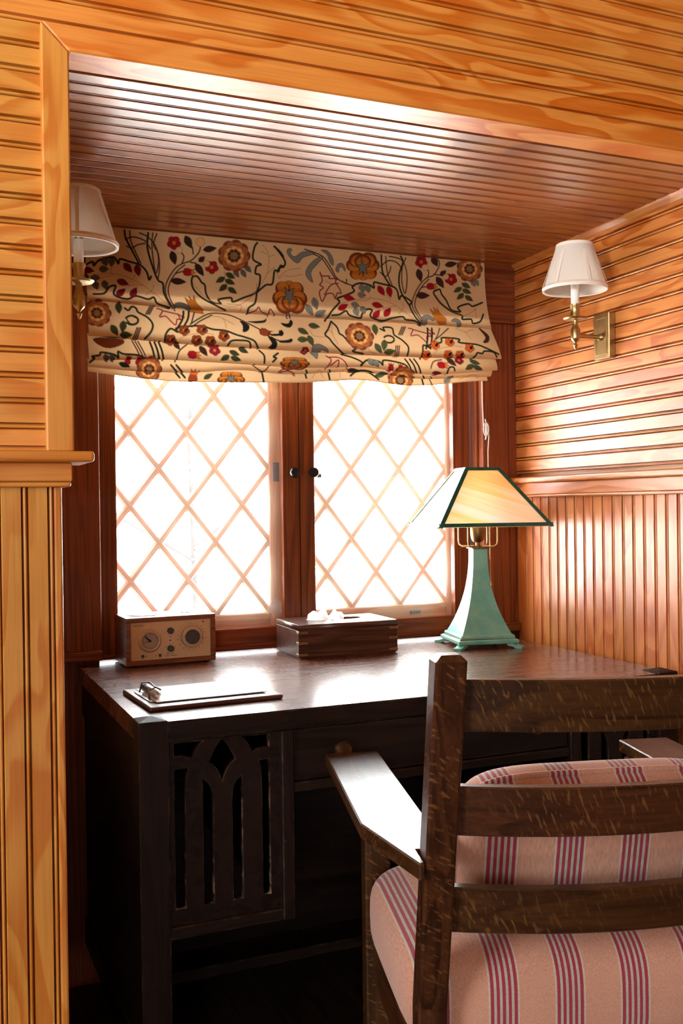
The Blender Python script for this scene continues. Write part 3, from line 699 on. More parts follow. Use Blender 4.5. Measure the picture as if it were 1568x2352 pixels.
for k in range(4):
    a, b, c_, d_ = cb[k], cb[(k+1) % 4], ct[(k+1) % 4], ct[k]; nn = (b-a).cross(d_-a).normalized()
    bm = bmesh.new(); lo = [bm.verts.new(p - nn*.0025) for p in (a, b, c_, d_)]; hi = [bm.verts.new(p - nn*.0005) for p in (a, b, c_, d_)]
    bm.faces.new(lo); bm.faces.new(hi)
    for i in range(4): bm.faces.new((lo[i], lo[(i+1) % 4], hi[(i+1) % 4], hi[i]))
    bm_obj('glass_panel', bm, M['slag'], shd)
bm = bmesh.new()
def flat_strip(bm, a, b, side, nrm, w, t):      # band along a-b, w wide towards side, lying on the panel
    q = [a, b, b+side*w, a+side*w]; lo = [bm.verts.new(p - nrm*.001) for p in q]; hi = [bm.verts.new(p + nrm*t) for p in q]
    bm.faces.new(lo); bm.faces.new(hi)
    for i in range(4): bm.faces.new((lo[i], lo[(i+1) % 4], hi[(i+1) % 4], hi[i]))
for k in range(4):
    a, b, c_, d_ = cb[k], cb[(k+1) % 4], ct[(k+1) % 4], ct[k]; nn = (b-a).cross(d_-a).normalized(); up = nn.cross((b-a).normalized())
    flat_strip(bm, a, b, up, nn, .0095, .0015); flat_strip(bm, d_, c_, -up, nn, .006, .0016)
    e = (d_-a).normalized(); flat_strip(bm, a, d_, (nn.cross(-e)).normalized()*1 if (nn.cross(-e)).dot(b-a) > 0 else (nn.cross(e)).normalized(), nn, .0085, .0017)
    e2 = (c_-b).normalized(); s2 = nn.cross(e2); s2 = s2 if s2.dot(a-b) > 0 else -s2; flat_strip(bm, b, c_, s2.normalized(), nn, .0085, .0017)
add_box(bm, -HT-.001, HT+.001, -HT-.001, HT+.001, SH1-.001, SH1+.0035)
bm_obj('metal_frame', bm, M['green_frame'], shd, label='dark green metal frame')
bm = bmesh.new(); z = .318
while z > .168:
    bmesh.ops.create_icosphere(bm, subdivisions=1, radius=.0021, matrix=Matrix.Translation((.0235, -.030, z))); z -= .0043
add_lathe(bm, [(.0008, .170), (.0022, .168), (.0040, .160), (.0040, .157), (.0005, .156)], 10, (.0235, -.030, 0)); add_tube(bm, [(.012, -.014, .312), (.0235, -.030, .318)], .0035, 8)
bm_obj('pull_chain', bm, M['brass'], lamp, smooth=True)

# ------------------------------------------------------------------ sconces
def sconce(wall_x, x, y, label, dirx):
    r = empty('wall_sconce', (wall_x, y, 1.477), label=label, cat='wall lamp', group='brass candle sconces on the alcove walls')
    L = x - wall_x                                        # signed arm length
    s = -1 if L < 0 else 1
    bp = box('backplate', (min(0, s*.020), max(0, s*.020), -.030, .030, 0, .110), M['brass'], r, .002)
    bm = bmesh.new()
    for z0, z1, y0, y1 in ((.010, .0125, -.021, .021), (.0975, .100, -.021, .021), (.0125, .0975, -.021, -.0185), (.0125, .0975, .0185, .021)):
        add_box(bm, min(s*.0201, s*.0215), max(s*.0201, s*.0215), y0, y1, z0, z1)
    bm_obj('plate_moulding', bm, M['brass'], bp)
    lathe('arm', [(.0001, s*.0205), (.010, s*.0205), (.0075, s*.026), (.0055, s*.028), (.0055, abs(L)*s - s*.006)], M['brass'], r, 16, (0, 0, .052), 'X')
    c = (L, 0, 0)
    lathe('body', [(.0005, .019), (.0028, .022), (.0055, .030), (.0030, .034), (.0040, .037), (.0100, .042), (.0112, .046), (.0112, .066), (.0075, .074), (.0062, .080), (.0066, .0885)], M['brass'], r, 24, c)
    lathe('drip_pan', [(.006, .0885), (.026, .0905), (.0295, .0940), (.0290, .0952), (.010, .0925), (.006, .0925)], M['brass'], r, 32, c)
    lathe('candle_cup', [(.0070, .0930), (.0115, .096), (.0120, .100), (.0105, .104), (.0110, .118), (.0135, .123), (.0138, .127), (.0095, .128)], M['brass'], r, 24, c)
    cs = lathe('candle_sleeve', [(.0088, .128), (.0095, .129), (.0095, .190), (.0088, .191)], M['white_paint'], r, 20, c)
    lathe('bulb', [(.006, .191), (.0065, .200), (.012, .215), (.011, .228), (.004, .248), (.0005, .254)], M['white_paint'], r, 16, c)
    zb, zt, rb, rt, th = .161, .270, .0755, .0425, .0012
    sh = lathe('shade', [(rb, zb), (rt, zt), (rt-th, zt), (rb-th, zb)], M['shade'], r, 64, c, closed=True, label='cream cloth empire shade')
    lathe('binding', [(rb+.0010, zb-.001), (rb+.0022, zb+.005), (rb-.0022, zb+.0105), (rb-.0035, zb+.0105), (rb-.0015, zb-.001)], M['shade_trim'], sh, 64, c, closed=True)
    lathe('binding', [(rt+.0018, zt-.0085), (rt+.0020, zt-.003), (rt+.0006, zt+.001), (rt-.0018, zt+.001), (rt-.0010, zt-.0085)], M['shade_trim'], sh, 64, c, closed=True)
    lathe('rim', [(rb-.0015, zb-.0014), (rb+.0012, zb-.0014), (rb+.0012, zb+.0003), (rb-.0045, zb+.0003)], M['white_paint'], sh, 64, c, closed=True)
    for k in range(6):
        a = math.radians(20 + 60*k); bm = bmesh.new(); vs = []
        for rr, zz in ((rb+.0008, zb+.010), (rt+.0010, zt-.008)):
            for dd in (-.0035/rr, .0035/rr):
                for e in (0, .0007): vs.append(bm.verts.new((c[0]+(rr+e)*math.cos(a+dd), (rr+e)*math.sin(a+dd), zz)))
        for q in ((0, 2, 6, 4), (1, 3, 7, 5), (0, 1, 5, 4), (2, 3, 7, 6), (0, 1, 3, 2), (4, 5, 7, 6)): bm.faces.new([vs[i] for i in q])
        bm_obj('seam', bm, M['shade_trim'], sh)
    bm = bmesh.new()
    for k in range(3):
        a = math.radians(90+120*k); add_tube(bm, [(c[0]+.008*math.cos(a), .008*math.sin(a), .212), (c[0]+(rt-.001)*math.cos(a), (rt-.001)*math.sin(a), zt-.004)], .0009, 6)
    bm_obj('shade_carrier', bm, M['brass_dark'], sh)
    bm = bmesh.new(); rr = .0096                           # the small illegible rating print on the sleeve
    for k, row in enumerate(((2, 1, 3, 1, 2), (3, 1, 2, 2))):
        a = -140
        for n_ in row:
            for q in range(n_):
                th = math.radians(a); add_box(bm, -.0008, .0008, -.00005, .00010, -.0016, .0016, mtx=Matrix.Translation((c[0]+rr*math.cos(th), rr*math.sin(th), .182-k*.006)) @ Matrix.Rotation(th+math.pi/2, 4, 'Z')); a += 11
            a += 9
    bm_obj('rating_print', bm, M['ink'], cs)
    return r
sconce(XR, 1.460, 1.978, 'brass candle sconce with cream shade on the right alcove wall above the chair rail', -1)
sconce(XL-.002, .296, 1.978, 'brass candle sconce with cream shade beside the left end of the floral blind', 1)

# ------------------------------------------------------------------ roman blind
HA = (0.000282211, -4.28271e-06, 0.351661, -6.17749e-05, -0.000306721, 1.79932, -5.13409e-05, 8.38545e-08)
HBm = (0.000331361, -5.0286e-06, 0.840017, -7.25338e-05, -0.00036014, 1.80571, -6.02826e-05, 9.84589e-08)
def cloth_xy(H, pts):                      # drawing sheet -> cloth plane
    p = np.array(pts, float).reshape(-1, 2); u, v = p[:, 0], p[:, 1]; w = 1 + H[6]*u + H[7]*v
    return np.stack([(H[0]*u+H[1]*v+H[2])/w, (H[3]*u+H[4]*v+H[5])/w], 1)
NC = 820
xs = np.linspace(0, 1, NC)
def knots(tab): return np.array([a for a, b in tab]), np.array([b for a, b in tab])
F1 = knots([(.36, 1.611), (.57, 1.604), (.84, 1.604), (1.12, 1.606), (1.46, 1.607)])
F2 = knots([(.36, 1.528), (.63, 1.518), (.86, 1.517), (1.01, 1.515), (1.22, 1.517), (1.47, 1.525)])
F3 = knots([(.36, 1.468), (.53, 1.480), (.61, 1.479), (.73, 1.477), (.89, 1.474), (1.07, 1.485), (1.18, 1.473), (1.24, 1.470), (1.35, 1.480), (1.46, 1.494)])
F4 = knots([(.36, 1.455), (.50, 1.449), (.63, 1.452), (.73, 1.466), (.85, 1.456), (1.05, 1.474), (1.24, 1.459), (1.43, 1.475)])
F5 = knots([(.36, 1.449), (.42, 1.441), (.56, 1.430), (.73, 1.434), (.91, 1.440), (1.07, 1.455), (1.18, 1.442), (1.26, 1.445), (1.43, 1.465)])
def cz(F, x):
    f = lambda q: np.interp(q, F[0], F[1])
    return (f(x-.05)+2*f(x-.025)+3*f(x)+2*f(x+.025)+f(x+.05))/9
XB0, XB1 = .371, 1.452
xc = XB0 + (XB1-XB0)*xs
ZT = 1.7945
rows = []                                  # each row: (y, z, widening left, widening right)
def seg(n, fn):
    for i in range(n): rows.append(fn(i/n))
z1, z2, z3, z4, z5 = (cz(F, xc) for F in (F1, F2, F3, F4, F5))
rip = lambda k, a: a*np.sin(xc*k+1.3) + .5*a*np.sin(xc*k*2.3+.4)
seg(150, lambda t: (2.376-.003*t-.022*t**3.0 + rip(9, .0010)*t, ZT+(z1+.002-ZT)*t, 0, .006*t*t))
seg(8, lambda t: (2.351+.011*t + 0*xc, z1+.002*(1-t)-.0025*math.sin(math.pi*t)+.010*t, 0, .006))
seg(64, lambda t: (2.362-.030*(math.sin(t*1.45)**1.2)+rip(11, .0012), (z1+.010)+(z2-z1-.010)*t, -.002*t, .006+.018*t))
seg(8, lambda t: (2.3325+.016*t+0*xc, z2-.0025*math.sin(math.pi*t)+.008*t, -.002, .024-.010*t))
seg(36, lambda t: (2.348-.022*math.sin(t*1.5)+rip(13, .0015), (z2+.008)+(z3-z2-.008)*t, -.003, .012-.004*t))
seg(7, lambda t: (2.326+.015*t+0*xc, z3-.002*math.sin(math.pi*t)+.006*t, -.003, .006))
seg(16, lambda t: (2.342-.008*math.sin(t*1.5)+rip(10, .0012), (z3+.006)+(np.minimum(z4, z3-.004)-z3-.006)*t, -.004, .002-.012*t))
seg(6, lambda t: (2.334+.012*t+0*xc, np.minimum(z4, z3-.004)-.0015*math.sin(math.pi*t)+.005*t, -.004, -.012))
zz4 = np.minimum(z4, z3-.004); zz5 = np.minimum(z5, zz4-.005)
seg(16, lambda t: (2.347-.004*t+rip(10, .0010), (zz4+.005)+(zz5-zz4-.005)*t, -.003, -.014))
seg(4, lambda t: (2.343+.006*t+0*xc, zz5-.001*math.sin(math.pi*t)+.002*t, -.003, -.014))
NR = len(rows)
GX = np.zeros((NR, NC)); GY = np.zeros((NR, NC)); GZ = np.zeros((NR, NC))
for i, (y, z, wl_, wr_) in enumerate(rows):
    GX[i] = xc - wl_*0 + (wl_)*(1-xs) + wr_*xs**3; GY[i] = y; GZ[i] = z
# ---- the print: Arts-and-Crafts scrolling leaves, roses and buds, drawn in cloth coordinates
CLR = lambda *c: np.array(lin(*c)[:3])
BASE = CLR(209, 175, 130); DK = CLR(34, 32, 27); DG = CLR(36, 44, 30); BR = CLR(70, 44, 38); RD = CLR(152, 26, 34); MR = CLR(134, 30, 48); GD = CLR(184, 112, 40); RU = CLR(128, 58, 30)
GY_ = CLR(118, 118, 110); GN = CLR(74, 80, 50); TN = CLR(150, 96, 62); OR = CLR(200, 88, 34); PT = CLR(214, 164, 104)
colr = np.empty((NR, NC, 3)); colr[:] = BASE
FX, FZ = GX.ravel(), GZ.ravel(); FC = colr.reshape(-1, 3); PXW = .0014
def pick(P, m): return np.nonzero((FX > P[:, 0].min()-m) & (FX < P[:, 0].max()+m) & (FZ > P[:, 1].min()-m) & (FZ < P[:, 1].max()+m))[0]
def seg_dist(P, ix, closed):
    x, z = FX[ix], FZ[ix]; d = np.full(len(ix), 9.); Q = np.vstack([P, P[:1]]) if closed else P
    for a, b in zip(Q[:-1], Q[1:]):
        v = b-a; L = v@v+1e-12; t = np.clip(((x-a[0])*v[0]+(z-a[1])*v[1])/L, 0, 1); d = np.minimum(d, np.hypot(x-a[0]-t*v[0], z-a[1]-t*v[1]))
    return d
def stroke(H, pts, w, col, k=5, closed=False, a=1.0):
    P = cloth_xy(H, smooth_line(pts, k, closed)) if k else cloth_xy(H, pts)
    ix = pick(P, w+PXW)
    if len(ix) == 0: return
    f = np.clip((w/2-seg_dist(P, ix, closed))/PXW+.5, 0, 1)*a; FC[ix] += (col-FC[ix])*f[:, None]
def fill(H, pts, col, k=0, edge=None, ew=.0012, a=1.0):
    P = cloth_xy(H, smooth_line(pts, k, True)) if k else cloth_xy(H, pts)
    ix = pick(P, PXW*2)
    if len(ix) == 0: return
    x, z = FX[ix], FZ[ix]; ins = np.zeros(len(ix), bool)
    for p, q in zip(P, np.roll(P, -1, 0)):
        c = ((p[1] > z) != (q[1] > z)); ins ^= c & (x < (q[0]-p[0])*(z-p[1])/(q[1]-p[1]+1e-15)+p[0])
    d = seg_dist(P, ix, True); f = np.clip(np.where(ins, d, -d)/PXW+.5, 0, 1)*a; FC[ix] += (col-FC[ix])*f[:, None]
    if edge is not None:
        f = np.clip((ew/2-d)/PXW+.5, 0, 1); FC[ix] += (edge-FC[ix])*f[:, None]
def leaf(H, x, y, ang, L, W, col, rib=None):
    a = math.radians(ang); pts = []
    for t in np.linspace(0, 1, 9): pts.append((L*(t-.5), W/2*math.sin(math.pi*t**.8)))
    for t in np.linspace(1, 0, 9)[1:-1]: pts.append((L*(t-.5), -W/2*math.sin(math.pi*t**.8)))
    R = [(x+u*math.cos(a)-v*math.sin(a), y+u*math.sin(a)+v*math.cos(a)) for u, v in pts]
    fill(H, R, col, 0, DK*.8 if rib is None else rib, .0008)
    stroke(H, [(x-L*.4*math.cos(a), y-L*.4*math.sin(a)), (x+L*.4*math.cos(a), y+L*.4*math.sin(a))], .0007, DK, 0)
def disc(H, x, y, r, col, edge=None, sq=1.0): fill(H, [(x+r*math.cos(t), y+r*sq*math.sin(t)) for t in np.linspace(0, 2*math.pi, 17)[:-1]], col, 0, edge, .0010)
def rose(H, x, y, r):
    for ring, (rr, pr, n, c) in enumerate(((.66, .36, 9, RU), (.64, .27, 9, TN), (.46, .26, 8, GD), (.42, .18, 8, PT), (.30, .15, 8, RU))):
        for k in range(n):
            a = 2*math.pi*(k+.35*ring)/n; disc(H, x+r*rr*math.cos(a), y+r*rr*math.sin(a), r*pr, c, RU*.6 if ring in (0, 2) else None)
    disc(H, x, y, r*.33, DK)
    for k in range(-3, 4):
        for j in range(-3, 4):
            if k*k+j*j < 10: disc(H, x+k*r*.085, y+j*r*.085, r*.026, PT)
def bloom(H, x, y, r, c=RD):
    for k in range(5):
        a = 2*math.pi*k/5+.3; disc(H, x+r*.55*math.cos(a), y+r*.55*math.sin(a), r*.48, c, DK*.7)
    disc(H, x, y, r*.28, GD)
def bud(H, x, y, s, ang, c=RD, c2=GD):
    a = math.radians(ang); T = lambda u, v: (x+s*(u*math.cos(a)-v*math.sin(a)), y+s*(u*math.sin(a)+v*math.cos(a)))
    fill(H, [T(*p) for p in ((-.9, 0), (-.6, .55), (0, .62), (.5, .45), (1.15, .62), (.7, .22), (1.2, 0), (.7, -.22), (1.15, -.6), (.5, -.45), (0, -.62), (-.6, -.55))], c, 0, DK, .0009)
    fill(H, [T(*p) for p in ((.5, .4), (1.1, .55), (.7, .2), (1.15, 0), (.7, -.2), (1.1, -.55), (.5, -.4))], c2, 0)
def peony(H, x, y, w, h, flip=1):
    lob = [(0, -.62, .40), (-.40, -.55, .42), (.42, -.50, .44), (-.58, .05, .46), (.58, .05, .46), (-.34, .42, .52), (.34, .42, .52), (0, .30, .50)]
    for u, v, q in lob:
        disc(H, x+u*w/2, y+flip*v*h/2, q*w/2, RU*.8, DK, h/w); disc(H, x+u*w/2*.93, y+flip*(v*h/2-.04*h), q*w/2*.80, GD, None, h/w)
        for t in np.linspace(-.8, .8, 8): stroke(H, [(x+u*w/2+t*q*w*.30, y+flip*(v*h/2+q*h*.40)), (x+u*w/2+t*q*w*.42, y+flip*(v*h/2-q*h*.08))], .0014, RU, 0, a=.8)
    fill(H, [(x-.13*w, y-.34*h*flip), (x-.02*w, y-.20*h*flip), (x+.14*w, y-.30*h*flip), (x+.09*w, y-.06*h*flip), (x+.20*w, y+.10*h*flip), (x+.04*w, y+.04*h*flip), (x-.04*w, y+.30*h*flip), (x-.06*w, y+.04*h*flip), (x-.2*w, y+.06*h*flip), (x-.10*w, y-.10*h*flip)], GY_*.8, 3, DK)
HV, MD, TH = .0050, .0033, .0012
def draw_a(H):
    S = lambda pts, w=HV, c=DG, **k: stroke(H, pts, w, c, **k)
    for pts in ([(50, 345), (120, 310), (130, 340), (170, 300), (280, 275), (315, 325), (330, 290), (400, 310), (480, 335), (530, 390), (545, 450), (562, 425)],
                [(120, 565), (200, 560), (240, 510), (290, 500), (275, 570), (370, 605), (440, 580), (530, 605), (575, 590), (600, 640), (690, 672)],
                [(870, 450), (880, 425), (915, 425), (945, 470), (968, 490), (975, 560), (1010, 620), (1080, 637), (1066, 605), (1160, 590), (1172, 622), (1250, 592), (1360, 540), (1390, 420), (1355, 400), (1365, 345), (1398, 330), (1338, 290), (1350, 200), (1372, 165)],
                [(868, 455), (880, 520), (940, 590), (1040, 650), (1110, 690)], [(1275, 715), (1290, 670), (1340, 630), (1360, 540)],
                [(1360, 548), (1430, 490), (1480, 480), (1500, 380), (1530, 385), (1545, 340), (1570, 350)], [(1500, 195), (1540, 230), (1568, 270)],
                [(545, 90), (538, 200), (570, 330), (612, 450), (650, 480), (655, 560), (700, 660)], [(365, 70), (375, 130), (420, 220), (470, 320)]): S(pts)
    for pts in ([(405, 75), (412, 150), (450, 240), (488, 325)], [(580, 90), (572, 180), (582, 300), (600, 400), (622, 300), (600, 190), (540, 120), (480, 90)],
                [(610, 95), (585, 180), (620, 250), (628, 360), (612, 450)], [(715, 675), (668, 560), (680, 470), (740, 370), (800, 325), (870, 300), (930, 235), (940, 180)],
                [(735, 690), (690, 570), (700, 480), (760, 385), (820, 335)], [(370, 140), (430, 120), (520, 150), (560, 210)], [(380, 190), (420, 205), (465, 180), (520, 170)],
                [(800, 320), (815, 270), (790, 235)], [(885, 250), (880, 200)], [(865, 315), (905, 320)], [(750, 400), (800, 385)]): S(pts, MD, BR)
    for x, y, a, L, W in ((735, 280, 75, 110, 55), (768, 462, 5, 120, 52), (850, 160, 62, 110, 55), (1012, 212, -8, 104, 48), (950, 290, -40, 62, 40), (932, 372, 58, 115, 52)): leaf(H, x, y, a, L, W, BR*.75)
    S([(1120, 385), (1125, 440), (1132, 525)], TH, GN)
    for x, y, a in ((1165, 418, 30), (1087, 450, 150), (1160, 466, 25), (1105, 512, 140), (1175, 533, 35)): leaf(H, x, y, a, 80, 42, GN*.7)
    bloom(H, 740, 165, 52); bloom(H, 1025, 352, 50); bud(H, 845, 390, 48, 5); disc(H, 940, 160, 34, PT, TN); disc(H, 778, 222, 26, BASE, TN); disc(H, 985, 325, 26, BASE, TN)
    for x, y, a in ((1210, 400, 60), (1265, 400, 60), (1300, 365, 50)): leaf(H, x, y, a, 70, 38, GY_*.6)
    rose(H, 1195, 265, 122)
    for x, y, a in ((388, 357, 50), (462, 378, 80), (345, 472, 20), (425, 552, -60), (327, 552, -40), (85, 376, 10), (65, 440, 70)): leaf(H, x, y, a, 95, 52, MR*.7)
    for x, y, a in ((215, 310, 70), (265, 312, 95), (205, 368, 0), (140, 437, 0), (140, 497, 70), (210, 492, 80)): leaf(H, x, y, a, 72, 52, GY_*.5)
    for pts in ([(90, 430), (250, 400), (400, 440), (520, 510), (700, 662)], [(380, 497), (500, 490)], [(250, 400), (270, 345)], [(420, 450), (445, 410)], [(170, 440), (280, 410)], [(510, 570), (560, 540), (580, 490)],
                [(880, 470), (910, 520), (1000, 610), (1180, 660), (1340, 560), (1360, 480)], [(1410, 180), (1455, 250), (1450, 380), (1400, 480)], [(1455, 270), (1500, 260)], [(1445, 400), (1500, 350)], [(1440, 250), (1400, 230)], [(1130, 640), (1230, 650), (1220, 700)]): S(pts, TH, TN)
    fill(H, [(810, 590), (850, 620), (842, 575), (870, 615), (880, 570), (895, 630), (945, 690), (950, 715), (850, 700)], GD*.7, 0, RU); fill(H, [(725, 645), (770, 628), (830, 650), (845, 690), (780, 670), (730, 668)], GY_*.6, 3, DK)
    S([(1290, 712), (1340, 690), (1365, 665), (1380, 700), (1420, 722)], MD, MR); S([(1430, 735), (1450, 680), (1480, 730)], MD, MR)
    # second fold
    rose(H, 140, 715, 108)
    for x, y, a in ((308, 672, 90), (265, 850, 60), (330, 822, 100), (350, 886, 0)): leaf(H, x, y, a, 95, 52, GN*.6)
    S([(355, 672), (380, 690), (410, 660), (440, 672), (455, 705), (520, 745), (556, 800), (540, 860), (490, 915)]); disc_pts = [(400+48*math.cos(t), 770+36*math.sin(t)) for t in np.linspace(-2.6, 2.6, 10)]; S(disc_pts)
    S([(355, 750), (390, 800), (440, 790), (450, 760), (420, 745)], MD)
    for d in (-14, 0, 14): S([(560+d, 660), (525+d, 720)], MD, BR); S([(450+d, 830), (415+d, 920)], MD, BR); S([(425+d*1.5, 930), (470+d*1.5, 1040)], MD, BR)
    S([(600, 672), (640, 690), (615, 740), (660, 735), (700, 780), (730, 805), (745, 760), (770, 760), (760, 725), (800, 745)], MD, MR); S([(640, 690), (760, 720)], MD, MR)
    for d in (0, 40): S([(800+d, 695), (785+d, 760), (735+d, 840)], HV, DK)
    for pts in ([(840, 800), (900, 760), (1000, 712), (1130, 720), (1250, 775), (1370, 845)], [(850, 820), (920, 772), (1010, 725)], [(880, 705), (850, 790)]): S(pts, MD, DK)
    for pts in ([(1270, 775), (1340, 790), (1410, 780), (1420, 745), (1400, 765), (1330, 772)], [(1215, 770), (1235, 810), (1230, 860), (1270, 850), (1285, 810), (1250, 780)], [(1440, 890), (1500, 890), (1535, 870), (1520, 840), (1500, 870), (1450, 875)], [(1415, 900), (1440, 950), (1410, 985), (1465, 990), (1480, 940), (1440, 895)]): fill(H, pts, DK, 3)
    bud(H, 1395, 862, 48, 20, RU, RU*.6); S([(1440, 900), (1500, 930), (1568, 925)], MD, DK)
    S([(640, 935), (650, 880), (690, 835), (740, 862), (735, 830), (870, 812), (940, 818), (1010, 840), (1100, 850), (1180, 882), (1240, 900), (1310, 930), (1335, 985)]); S([(1110, 965), (1140, 930), (1200, 925), (1270, 935), (1280, 980)])
    for x, y in ((790, 848), (925, 842), (880, 925), (982, 932), (1085, 892), (686, 922)): bloom(H, x, y, 42, RU); leaf(H, x+14, y-2, -40, 40, 18, DK)
    S([(750, 920), (800, 890), (900, 872), (1010, 880)], TH, TN); S([(1000, 730), (1090, 750), (1110, 830)], TH, TN); S([(1090, 750), (1170, 800)], TH, TN)
    # lower folds
    fill(H, [(110, 910), (150, 960), (230, 985), (330, 950), (330, 915), (220, 900)], RU*.6, 3, DK)
    S([(80, 1090), (110, 1065), (95, 1050), (150, 1040), (165, 1018), (260, 1035), (290, 1060), (290, 1012), (330, 1030), (440, 1040), (520, 1080)])
    for d in (0, 34, 66): S([(535+d, 935), (550+d, 1000), (560+d, 1070)], HV, DK)
    for x, y, a in ((200, 1060, 70), (245, 1060, 80)): leaf(H, x, y, a, 60, 45, GY_*.5)
    for x, y, a in ((1160, 1022, 25), (1085, 1060, 150), (1165, 1066, 20), (1230, 1000, 30)): leaf(H, x, y, a, 80, 42, GN*.6)
    bud(H, 850, 1036, 50, 5, RD*.8); S([(720, 1085), (745, 1010), (810, 955)], MD, DK); leaf(H, 930, 1005, 60, 95, 48, BR*.7); leaf(H, 735, 965, 60, 70, 40, BR*.7); bloom(H, 1015, 1000, 42, MR)
    S([(1350, 1000), (1380, 1040), (1375, 1100)]); S([(1440, 1090), (1470, 1060), (1450, 1050), (1490, 1020)]); bud(H, 365, 1080, 36, -80, RD*.8, RD*.6); bud(H, 445, 1085, 34, -80, RD*.8, RD*.6)
    rose(H, 525, 1140, 95); bud(H, 860, 1205, 55, -80, RU, OR); peony(H, 1145, 1215, 200, 120)
    for d in (0, 40): S([(690+d, 1110), (760+d, 1200)], HV, DK)
    leaf(H, 340, 1110, 20, 90, 40, DK); leaf(H, 975, 1190, -30, 80, 36, GN*.7); S([(1300, 1110), (1370, 1160), (1420, 1120)], MD, BR); S([(1490, 1165), (1530, 1140), (1568, 1150)], MD, MR); S([(1380, 1170), (1390, 1240)], HV, DK)
def draw_b(H):
    S = lambda pts, w=HV, c=DG, **k: stroke(H, pts, w, c, **k)
    for pts in ([(0, 58), (40, 110), (72, 165), (62, 200), (30, 210), (18, 238)],
                [(330, 590), (380, 520), (440, 455), (428, 428), (500, 400), (548, 375), (538, 342), (590, 318), (660, 332), (688, 352), (690, 312), (740, 322), (820, 342), (850, 372), (860, 432), (880, 408), (945, 450), (930, 482), (960, 560), (1000, 620)],
                [(380, 550), (430, 545), (480, 518), (500, 550), (570, 572), (590, 540), (625, 508), (662, 512), (645, 560), (720, 592), (790, 572), (870, 560), (890, 582), (950, 590), (990, 620)],
                [(1110, 402), (1105, 380), (1125, 368), (1150, 362), (1160, 395), (1190, 440), (1220, 508), (1282, 522), (1268, 490), (1340, 465), (1372, 482), (1442, 455)],
                [(1110, 402), (1150, 462), (1220, 520), (1290, 550), (1288, 577), (1350, 577), (1358, 607), (1412, 592), (1440, 540)],
                [(745, 120), (752, 240), (800, 330)], [(880, 128), (895, 170), (870, 250), (866, 330), (885, 400), (930, 480)]): S(pts)
    for pts in ([(775, 128), (785, 240), (815, 330)], [(915, 140), (890, 210), (886, 320), (905, 390), (922, 300), (915, 210), (880, 150), (800, 128)], [(740, 200), (790, 160), (850, 170), (890, 220)], [(735, 240), (770, 270), (800, 240), (810, 200)],
                [(1005, 605), (950, 490), (965, 410), (1010, 330), (1060, 280), (1110, 260), (1150, 190), (1140, 148)], [(1018, 600), (968, 490), (985, 410), (1030, 335), (1075, 290)], [(1065, 280), (1075, 240), (1055, 205)], [(1110, 255), (1180, 265)], [(990, 400), (1020, 350), (1060, 345)],
                [(210, 78), (330, 125), (390, 205), (440, 290), (550, 340)], [(225, 95), (322, 138), (376, 212), (425, 295)], [(470, 305), (495, 320), (498, 290)], [(75, 540), (90, 570)], [(60, 540), (68, 572)]): S(pts, MD, BR)
    for x, y, a, L, W in ((1010, 262, 78, 95, 46), (1028, 405, 0, 98, 48), (1118, 165, 60, 80, 44), (1232, 184, -8, 90, 40), (1153, 312, 58, 95, 46), (1176, 246, -40, 54, 36)): leaf(H, x, y, a, L, W, BR)
    bloom(H, 1023, 168, 42); bloom(H, 1230, 290, 42); bud(H, 1090, 340, 38, 5); disc(H, 1050, 208, 22, BASE, TN); disc(H, 1195, 272, 20, BASE, TN)
    S([(1305, 310), (1308, 370), (1312, 420)], TH, GN)
    for x, y, a in ((1335, 335, 30), (1274, 365, 150), (1338, 376, 25), (1290, 412, 140), (1350, 426, 35)): leaf(H, x, y, a, 66, 34, GN)
    for x, y, a in ((1385, 320, 60), (1410, 315, 70)): leaf(H, x, y, a, 50, 28, GY_)
    rose(H, 1360, 218, 90)
    for x, y, a, c in ((512, 425, 15, RD), (462, 490, -30, RD), (738, 372, 60, RD), (795, 380, 80, RD), (705, 477, 15, RD), (690, 542, -50, RD), (768, 527, -50, RD)): leaf(H, x, y, a, 84, 44, c, MR)
    for x, y, a in ((605, 355, 70), (645, 357, 80), (600, 402, 10), (550, 475, 20), (550, 525, 80), (600, 512, 70)): leaf(H, x, y, a, 60, 44, GY_)
    for pts in ([(440, 468), (560, 435), (700, 430), (820, 472), (990, 612)], [(560, 445), (640, 440), (660, 410)], [(740, 500), (830, 480)], [(770, 400), (800, 440)], [(845, 540), (880, 500), (885, 460)], [(1120, 400), (1180, 480), (1290, 550), (1400, 500)], [(1385, 490), (1390, 570)], [(30, 280), (80, 230), (180, 210)], [(60, 260), (110, 270), (190, 255)], [(35, 285), (10, 250)]): S(pts, TH, TN)
    peony(H, 95, 425, 235, 245); peony(H, 615, 195, 225, 200, -1)
    for pts in ([(85, 95), (100, 72), (120, 80), (110, 105), (140, 130), (200, 95), (280, 108), (200, 135), (160, 175), (110, 140)], [(340, 132), (290, 145), (240, 190), (215, 240), (225, 280), (262, 312), (252, 240), (290, 190)], [(325, 85), (370, 90), (405, 140), (408, 190), (385, 170), (365, 115)], [(425, 225), (440, 185), (470, 178), (492, 210), (488, 232), (470, 205), (450, 210), (445, 240)]): fill(H, pts, GY_, 4, DK)
    S([(315, 240), (325, 265), (380, 268), (378, 285), (432, 285), (420, 310), (448, 360), (455, 392), (430, 388), (412, 430), (400, 395), (355, 395), (320, 450), (305, 380), (335, 350), (310, 330), (330, 300), (315, 240)], MD, MR, k=3); S([(440, 320), (390, 330), (340, 400)], MD, MR); S([(400, 330), (350, 300)], TH, MR)
    for x, y, a in ((270, 465, 80), (225, 512, 65), (300, 537, -30)): leaf(H, x, y, a, 92, 46, GY_)
